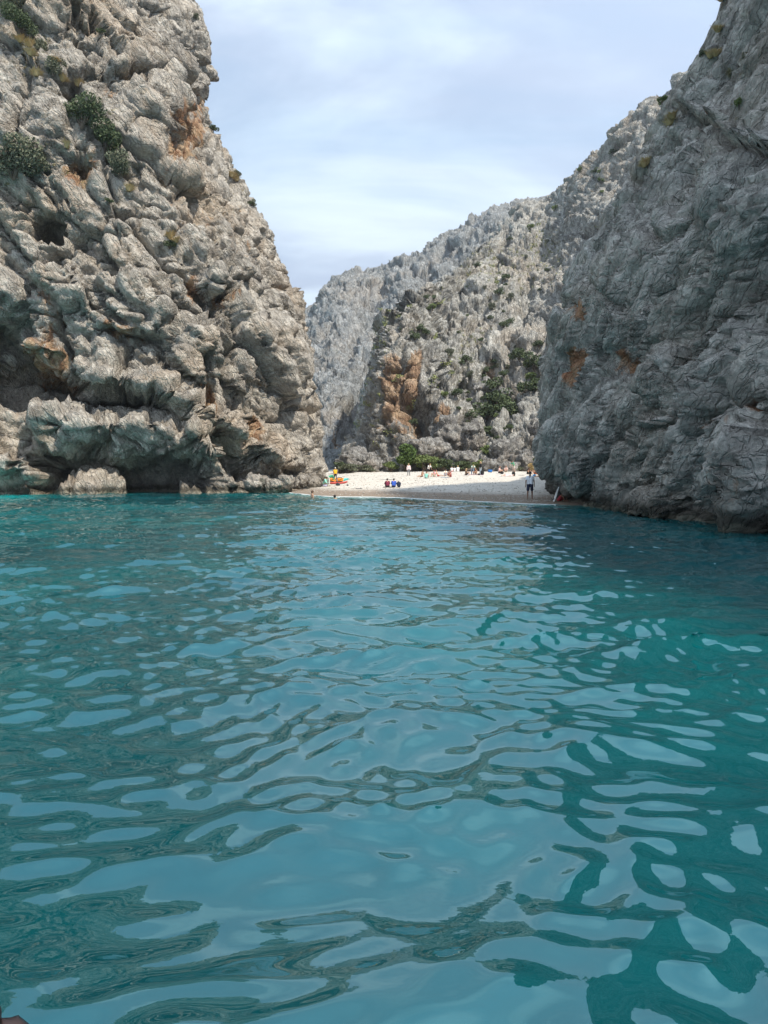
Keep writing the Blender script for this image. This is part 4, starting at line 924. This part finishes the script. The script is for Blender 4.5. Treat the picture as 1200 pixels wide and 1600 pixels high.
P_('sit_back', at(659, 98), R(-40), 'dark haired sunbather leaning back left of the mint shirted person', 1, 'brown', None, BLK, 2, 1.65, longhair=True)
P_('adjust', at(669, 100), R(30), 'light haired person in white top and black shorts leaning over the seated group', 0, 'blond', WHT, BLK, True, 1.72)
P_('sit', at(665.5, 93), R(150), 'person in mint green shirt sitting on the pebbles with back to the sea', 1, 'brown', MINT, GREY, True, 1.65)
P_('sit', at(679, 97), R(-70), 'pale person in pink top sitting right of the mint shirted one', 0, 'red', PINK, BEIGE, True, 1.65)
P_('sit_back', at(684, 97), R(80), 'person in red swimwear leaning back on the pebbles with legs outstretched', 0, 'red', None, RED, 2, 1.68)
P_('sit', at(695.5, 97), R(20), 'dark haired person in pale top sitting left of the one in red', 1, 'black', ('cream', (.70, .66, .58)), PALE, True, 1.66)
P_('hug', at(703.5, 94), R(-30), 'person in dark red clothes sitting hunched over the knees', 0, 'red', ('dark_red', (.30, .03, .035)), ('dark_red', (.30, .03, .035)), True, 1.68, sleeves='long')
P_('sit', at(705.5, 115), R(160), 'leftmost of three small figures in white at the top of the beach', 0, 'brown', WHT, RED, True, 1.6)
P_('sit', at(710, 116), R(180), 'middle of three small figures in white at the top of the beach', 0, 'brown', WHT, WHT, True, 1.5)
P_('sit', at(715.5, 114.5), R(190), 'rightmost and largest of three figures in white at the top of the beach', 0, 'blond', WHT, WHT, False, 1.78, sleeves='long')
P_('sit', at(727.5, 96), R(90), 'blond person with brown top sitting at the left end of the mat', 0, 'blond', ('brown', (.22, .14, .09)), BLK, True, 1.68, longhair=True)
P_('bend', at(738, 97), R(5), 'person in pale green top and light jeans bending forward over the mat', 0, 'blond', ('pale_green', (.56, .70, .62)), JEAN, False, 1.72)
P_('sit', at(744, 97), R(-50), 'brown haired bare shouldered person sitting in the middle of the mat', 1, 'brown', None, BEIGE, 2, 1.66, longhair=True)
P_('stand', at(750.5, 97), R(-80), 'blond person in black top and light jeans standing at the right end of the mat', 0, 'blond', BLK, ('light_jeans', (.42, .53, .58)), False, 1.74, sleeves='long', longhair=True)
P_('sit', at(779.5, 99), R(60), 'pale skinned person sitting at the left of the pair near the dark bag', 0, 'red', ('blush', (.68, .48, .44)), BLK, 2, 1.72)
P_('sit', at(790.5, 102), R(-20), 'pale skinned person sitting right of the dark bag', 0, 'red', ('blush', (.68, .48, .44)), BEIGE, 2, 1.72)
P_('adjust', at(802.5, 101), R(-50), 'dark haired person in green top leaning forward above the lying sunbather', 0, 'black', GREEN, ('pale_skirt', (.64, .55, .50)), True, 1.76, longhair=True)
P_('lie', at(794, 92), R(-88), 'sunbather in pale pink lying on a white towel beside a black bag', 0, 'black', ('pale_pink', (.74, .60, .60)), ('pale_pink', (.74, .60, .60)), True, 1.68)
P_('hug', at(824.5, 97), R(20), 'dark haired person in black sitting left in the pair by the dry bush', 1, 'black', BLK, BLK, True, 1.7, longhair=True)
P_('sit', at(836, 97), R(-60), 'dark haired person in orange swimwear sitting right in the pair by the dry bush', 1, 'black', None, ('orange_swim', (.50, .14, .05)), 2, 1.68, longhair=True)
P_('sit_back', at(851.5, 93), R(-75), 'tanned sunbather leaning back nearest the right cliff', 1, 'brown', None, ('swim_pink', (.55, .20, .18)), 2, 1.72)
P_('lie', at(845, 90), R(80), 'tanned sunbather lying flat just left of the right cliff edge', 1, 'brown', None, ('swim_blue', (.05, .25, .45)), 2, 1.68)
P_('hug', (pt(873.5, 779, 45.5)[0], 45.5, float(beach_z(pt(873.5, 779, 45.5)[0], 45.5)) + .02), R(40), 'person in black and dark red sitting at the foot of the right cliff', 2, 'black', BLK, ('dark_red', (.30, .03, .035)), True, 1.7)
# swimmers: the body stands in the water, head and shoulders showing
yy = CAM_H * F_PX / (784 - 736)
P_('stand', ((523 - 600) / F_PX * 50.5, 50.5, -1.40), R(-150), 'dark haired swimmer whose head shows above the water near the shore', 1, 'black', None, NAVY, True, 1.75)
P_('stand', ((488 - 600) / F_PX * 55, 55, -1.22), R(120), 'bather with raised shoulders wading left of the other swimmer', 1, 'brown', None, NAVY, True, 1.75)

# ------------------------------------------------------------------ things on the beach
def lathe_hull(L, W_, H_, mats, nseg=26):
    """sit-in kayak hull: pointed ends, rounded bottom, flat deck with a cockpit rim"""
    V, Fc = [], []
    for i_ in range(nseg + 1):
        u = -1 + 2 * i_ / nseg; w_ = W_ / 2 * max(0.02, (1 - abs(u) ** 2.3)); rock_ = .16 * abs(u) ** 3; hh = H_ * (1 - .35 * abs(u) ** 2)
        for j in range(12):
            t_ = 2 * math.pi * j / 12; zc = math.sin(t_)
            V.append((u * L / 2, math.cos(t_) * w_, rock_ + H_ * .5 + (zc * hh * .5 if zc < 0 else zc * hh * .38)))
    for i_ in range(nseg):
        for j in range(12): a = i_ * 12 + j; b_ = i_ * 12 + (j + 1) % 12; Fc.append((a, b_, b_ + 12, a + 12))
    return V, Fc
def kayak(loc, rz, tilt, col, label, L=3.3):
    root = thing('kayak', label, 'kayak', loc, rz); root.rotation_euler = (tilt, 0, rz)
    V, Fc = lathe_hull(L, .76, .34, None); V = np.array(V)
    cen = V[np.array(Fc)].mean(1)[:, 0]; mo = plain('kayak_' + col[0], col[1], .35, .06, 2, .5); mc = plain('kayak_turquoise', (.10, .62, .58), .35, .05, 2, .5)
    for nm_, mk, mat_ in (('hull', cen < L * .30, mo), ('bow', cen >= L * .30, mc)):
        if col[0] != 'orange' and nm_ == 'bow': mat_ = mo
        link(nm_, mesh_np(nm_, V, np.array(Fc)[mk], True), mat_, root)
    for cx in (-.55, .45):
        bm = bmesh.new(); ring = [Vector((cx + math.cos(t_) * .38, math.sin(t_) * .24, .33)) for t_ in np.linspace(0, 2 * Pi, 17)]
        tube_bm(bm, ring, [.03] * 17, 6); me = bpy.data.meshes.new('seat_rim'); bm.to_mesh(me); bm.free(); link('seat_rim', me, cloth(*BLK), root)
        bm = bmesh.new(); capsule(bm, (cx - .25, 0, .38), (cx - .30, 0, .55), .09, .06); me = bpy.data.meshes.new('backrest'); bm.to_mesh(me); bm.free(); link('backrest', me, cloth(*GREY), root)
    return root
p = ground_at(527, 85.5); kayak((p.x - .1, p.y, p.z + .30), R(-22), R(34), ('orange', (.88, .30, .03)), 'orange kayak with a turquoise bow lying tilted on the pebbles')
p = ground_at(523, 83.6); kayak((p.x + .1, p.y, p.z + .0), R(-18), R(6), ('red', (.55, .09, .07)), 'red kayak lying half under the orange kayak', 2.9)
def sack(nm, loc, w_, d_, h_, mat, label, cat, seed=0, strap=True):
    root = thing(nm, label, cat, loc, random.Random(seed).uniform(-.5, .5))
    bm = bmesh.new(); bmesh.ops.create_icosphere(bm, subdivisions=3, radius=1)
    for v_ in bm.verts:
        c = v_.co; n_ = 1 + .16 * math.sin(c.x * 4 + seed) * math.cos(c.z * 3 + seed * 2)
        v_.co = Vector((math.copysign(abs(c.x) ** .7, c.x) * w_ / 2 * n_, math.copysign(abs(c.y) ** .8, c.y) * d_ / 2 * n_, (math.copysign(abs(c.z) ** .75, c.z) * .5 + .5) * h_ * (n_ * .5 + .5)))
    me = bpy.data.meshes.new('bag_body'); bm.to_mesh(me); bm.free(); me.polygons.foreach_set('use_smooth', [True] * len(me.polygons)); link('bag_body', me, mat, root)
    if strap:
        bm = bmesh.new(); tube_bm(bm, [Vector((w_ * .25 * math.cos(t_), -d_ * .35, h_ * (.9 + .18 * math.sin(t_)))) for t_ in np.linspace(0, Pi, 9)], [.02] * 9, 5)
        me = bpy.data.meshes.new('strap'); bm.to_mesh(me); bm.free(); link('strap', me, cloth(*BLK), root)
    return root
DG = cloth('charcoal', (.05, .055, .065))
sack('backpack', at(623, 73.6), .40, .32, .56, cloth('dark_navy', (.02, .03, .06)), 'dark navy backpack standing right of the couple in maroon and blue', 'backpack', 1)
sack('bag', at(499.5, 80.5), .62, .45, .46, DG, 'dark grey bag lying against the left cliff', 'bag', 2)
sack('bag', at(507.5, 79.3), .50, .35, .22, cloth('lilac', (.42, .40, .55)), 'pale lilac bag on the pebbles by the green shirted person', 'bag', 3)
sack('bag', at(528, 79.5), .50, .4, .30, DG, 'dark grey bag in front of the kayaks', 'bag', 4)
sack('bag', at(543, 78.5), .24, .2, .14, DG, 'tiny dark bag on the pebbles right of the kayaks', 'bag', 5)
sack('backpack', at(753.5, 96.5), .45, .35, .62, cloth(*BLK), 'black backpack standing at the right end of the mat', 'backpack', 6)
sack('bag', at(765.5, 101), .62, .5, .42, cloth('royal_blue', (.03, .15, .42)), 'blue beach bag standing alone mid beach', 'bag', 7)
sack('bag', at(784, 97.5), .45, .4, .34, cloth(*BLK), 'black bag between the two pale seated people', 'bag', 8)
sack('bag', at(802, 92.2), .46, .4, .60, cloth(*BLK), 'black bag behind the head of the lying sunbather', 'bag', 9)
sack('bag', at(834.5, 92), .40, .35, .26, cloth('azure', (.05, .22, .50)), 'bright blue bag behind the man in the white T-shirt', 'bag', 10)
sack('bag', at(748, 96), .34, .3, .24, cloth(*BLK), 'small black bag lying on the mat near the standing blond person', 'bag', 11)
def towel(px_, Y, L, W_, rz, mat, label, nm='towel'):
    p = ground_at(px_, Y); V, n = [], 9
    rg_ = np.random.RandomState(int(px_))
    for zo in (0.045, 0.02):
        for i_ in range(n):
            for j in range(5): V.append(((i_ / (n - 1) - .5) * L, (j / 4 - .5) * W_, zo + .02 * rg_.rand() + .014 * math.sin(i_ * 1.7 + j)))
    i = np.arange(n * 5).reshape(n, 5); top = np.stack([i[:-1, :-1], i[1:, :-1], i[1:, 1:], i[:-1, 1:]], -1).reshape(-1, 4); bot = top[:, ::-1] + n * 5
    edge = list(i[:, 0]) + list(i[-1, 1:]) + list(i[::-1, -1][1:]) + list(i[0, ::-1][1:-1]); e2 = edge[1:] + edge[:1]
    sd_ = np.array([(a, a + n * 5, b_ + n * 5, b_) for a, b_ in zip(edge, e2)])
    o = link(nm, mesh_np(nm, V, np.concatenate([top, bot, sd_]), True), mat, None, label=label, category=nm.replace('_', ' ')); o.location = p; 
    sl = (beach_z(p.x, p.y + 1) - beach_z(p.x, p.y - 1)) / 2; o.rotation_euler = (math.atan(sl), 0, rz); return o
towel(741, 96.5, 2.5, 1.2, 0.02, cloth('plum', (.20, .13, .20)), 'dark plum picnic mat under the group of four', 'mat')
towel(789, 92, 2.0, .8, 0.0, cloth(*WHT), 'white towel under the lying sunbather', 'towel')
towel(846, 97.5, 1.9, .8, 0.03, cloth('dark_red', (.30, .03, .035)), 'dark red towel behind the tanned sunbathers', 'towel')
towel(848, 91.2, 1.9, .8, 0.0, cloth('blush_towel', (.62, .42, .36)), 'pinkish towel under the tanned sunbathers by the right cliff', 'towel')
towel(604, 93, 1.7, .55, 0.1, DG, 'flat dark towel on the pebbles above the maroon and blue couple', 'towel')
towel(561, 70.5, .62, .4, 0.1, DG, 'small flat dark cloth near the water left of the couple', 'towel')
towel(607, 73.9, 1.1, .7, 0.0, cloth(*BLK), 'black mat under the couple in maroon and blue', 'mat')
towel(694.5, 93.5, .9, .5, 0.0, cloth('steel', (.25, .32, .42)), 'small grey blue towel beside the person in dark red', 'towel')
towel(814, 94, .8, .3, 0.0, DG, 'small grey towel left of the man in the white T-shirt', 'towel')
towel(669, 93.5, 1.1, .6, 0.0, cloth('sage', (.25, .45, .38)), 'sage green towel under the mint shirted person', 'towel')
# paddleboard leaning against the right cliff
root = thing('paddleboard', 'slim white board leaning against the foot of the right cliff', 'paddleboard', tuple(pt(862.5, 781, 45.8) * np.array([1, 1, 0]) + np.array([0, 0, beach_z(pt(862.5, 781, 45.8)[0], 45.8)])))
V, Fc = [], []
for i_ in range(15):
    u = i_ / 14; w_ = .21 * math.sin(Pi * min(1, u * .93 + .05)) ** .5; bx_, bz_ = .10 + .36 * u ** .8 - .12 * max(0, u - .7), 1.25 * u
    for cx, cy in ((-.03, -w_), (.03, -w_), (.04, 0), (.03, w_), (-.03, w_), (-.04, 0)): V.append((bx_ + cx, cy * .9, bz_))
for i_ in range(14):
    for j in range(6): a = i_ * 6 + j; b_ = i_ * 6 + (j + 1) % 6; Fc.append((a, b_, b_ + 6, a + 6))
link('deck', mesh_np('deck', V, Fc, True), cloth('board_white', (.80, .80, .78)), root)
bm = bmesh.new(); capsule(bm, (.16, 0, .18), (.02, 0, .12), .035, .012); me = bpy.data.meshes.new('fin'); bm.to_mesh(me); bm.free(); link('fin', me, cloth(*BLK), root)

# boat the picture is taken from: only the corner of its dark side shows, bottom left
root = thing('boat', 'dark brown rounded boat edge peeking in at the bottom left corner', 'boat', (-1.9, 0.0, 0.0))
M_BOAT = plain('dark_rubber', (.06, .04, .04), .45, .25, 30, .5)
bm = bmesh.new()
q = [Vector(pt(34, 1604, 2.02)), Vector(pt(14, 1588, 2.04)), Vector(pt(-14, 1572, 2.02)), Vector(pt(-90, 1560, 1.9)), Vector(pt(-260, 1600, 1.6)), Vector(pt(-420, 1800, 1.2)), Vector((-1.6, .2, .55)), Vector((-1.65, -1.2, .55))]
pts_ = [Vector(pt(46, 1640, 1.93))] + q
tube_bm(bm, [v_ - Vector((-1.9, 0, 0)) - Vector((0, 0, .035)) for v_ in pts_], [.035] * len(pts_), 12)
me = bpy.data.meshes.new('gunwale'); bm.to_mesh(me); bm.free(); me.polygons.foreach_set('use_smooth', [True] * len(me.polygons)); link('gunwale', me, M_BOAT, root)
V, Fc = [], []
for i_, v_ in enumerate(pts_):
    v2 = v_ - Vector((-1.9, 0, 0)); V += [(v2.x, v2.y, v2.z - .04), (v2.x - .10, v2.y - .06, v2.z - .4), (v2.x - .25, v2.y - .15, -.35)]
    if i_: k = i_ * 3; Fc += [(k - 3, k, k + 1, k - 2), (k - 2, k + 1, k + 2, k - 1)]
me = mesh_np('hull', V, Fc, True); ob = link('hull', me, M_BOAT, root); sl_ = ob.modifiers.new('thick', 'SOLIDIFY'); sl_.thickness = .03
print('things', time.time() - T0)

# thin sea haze
m = bpy.data.materials.new('haze'); m.use_nodes = True; m.node_tree.nodes.clear(); t = NT(m.node_tree)
pv = t.node('ShaderNodeVolumePrincipled', i={'Color': (.86, .92, 1.0, 1), 'Density': 0.00018, 'Anisotropy': 0.2})
t.l.new(pv.outputs[0], t.node('ShaderNodeOutputMaterial').inputs['Volume'])
bm = bmesh.new(); bmesh.ops.create_cube(bm, size=1.0, matrix=Matrix.Translation((0, 200, 121)) @ Matrix.Diagonal((1900, 1500, 260, 1)))
me = bpy.data.meshes.new('haze'); bm.to_mesh(me); bm.free(); link('haze', me, m, kind='stuff', label='thin pale sea haze')

# turn the fused bodies and clothes into plain meshes (fingers, ears and nose joined to the body)
dg = bpy.context.evaluated_depsgraph_get(); dg.update()
for o, extra in _pending:
    me = bpy.data.meshes.new_from_object(o.evaluated_get(dg), depsgraph=dg)
    if extra is not None:
        bm = bmesh.new(); bm.from_mesh(me); bm.from_mesh(extra); bm.to_mesh(me); bm.free(); bpy.data.meshes.remove(extra)
    old = o.data; o.modifiers.clear(); me.name = old.name; mt = old.materials[0]; o.data = me
    me.materials.clear(); me.materials.append(mt)
    me.polygons.foreach_set('use_smooth', [True] * len(me.polygons)); bpy.data.meshes.remove(old)
def ordinal_labels(group):
    m_ = [o for o in C.objects if o.get('group') == group and o.parent is None]; m_.sort(key=lambda o: -proj(np.array(o.location))[1] * -1)
    O_ = 'second third fourth fifth sixth seventh eighth ninth tenth eleventh twelfth thirteenth fourteenth fifteenth sixteenth seventeenth eighteenth nineteenth twentieth'.split()
    for i_, o in enumerate(m_):
        j_ = len(m_) - 1 - i_
        w_ = 'topmost one' if i_ == 0 else ('lowest one' if j_ == 0 else (O_[min(i_, len(O_)) - 1] + ' from the top' if i_ <= j_ else O_[min(j_, len(O_)) - 1] + ' from the bottom'))
        o['label'] = o['label'] + ', ' + w_
for g_ in ('dry grass tufts on the left cliff', 'dry grass tufts on the right cliff', 'small shrubs on the left cliff', 'small shrubs on the right cliff', 'shrubs in the left third of the slope', 'shrubs in the middle of the slope', 'shrubs at the right end of the slope'): ordinal_labels(g_)
tri = sum(len(o.data.polygons) * (2 if len(o.data.polygons) and len(o.data.polygons[0].vertices) == 4 else 1) for o in C.objects if o.type == 'MESH')
print('done', time.time() - T0, 'tris', tri)
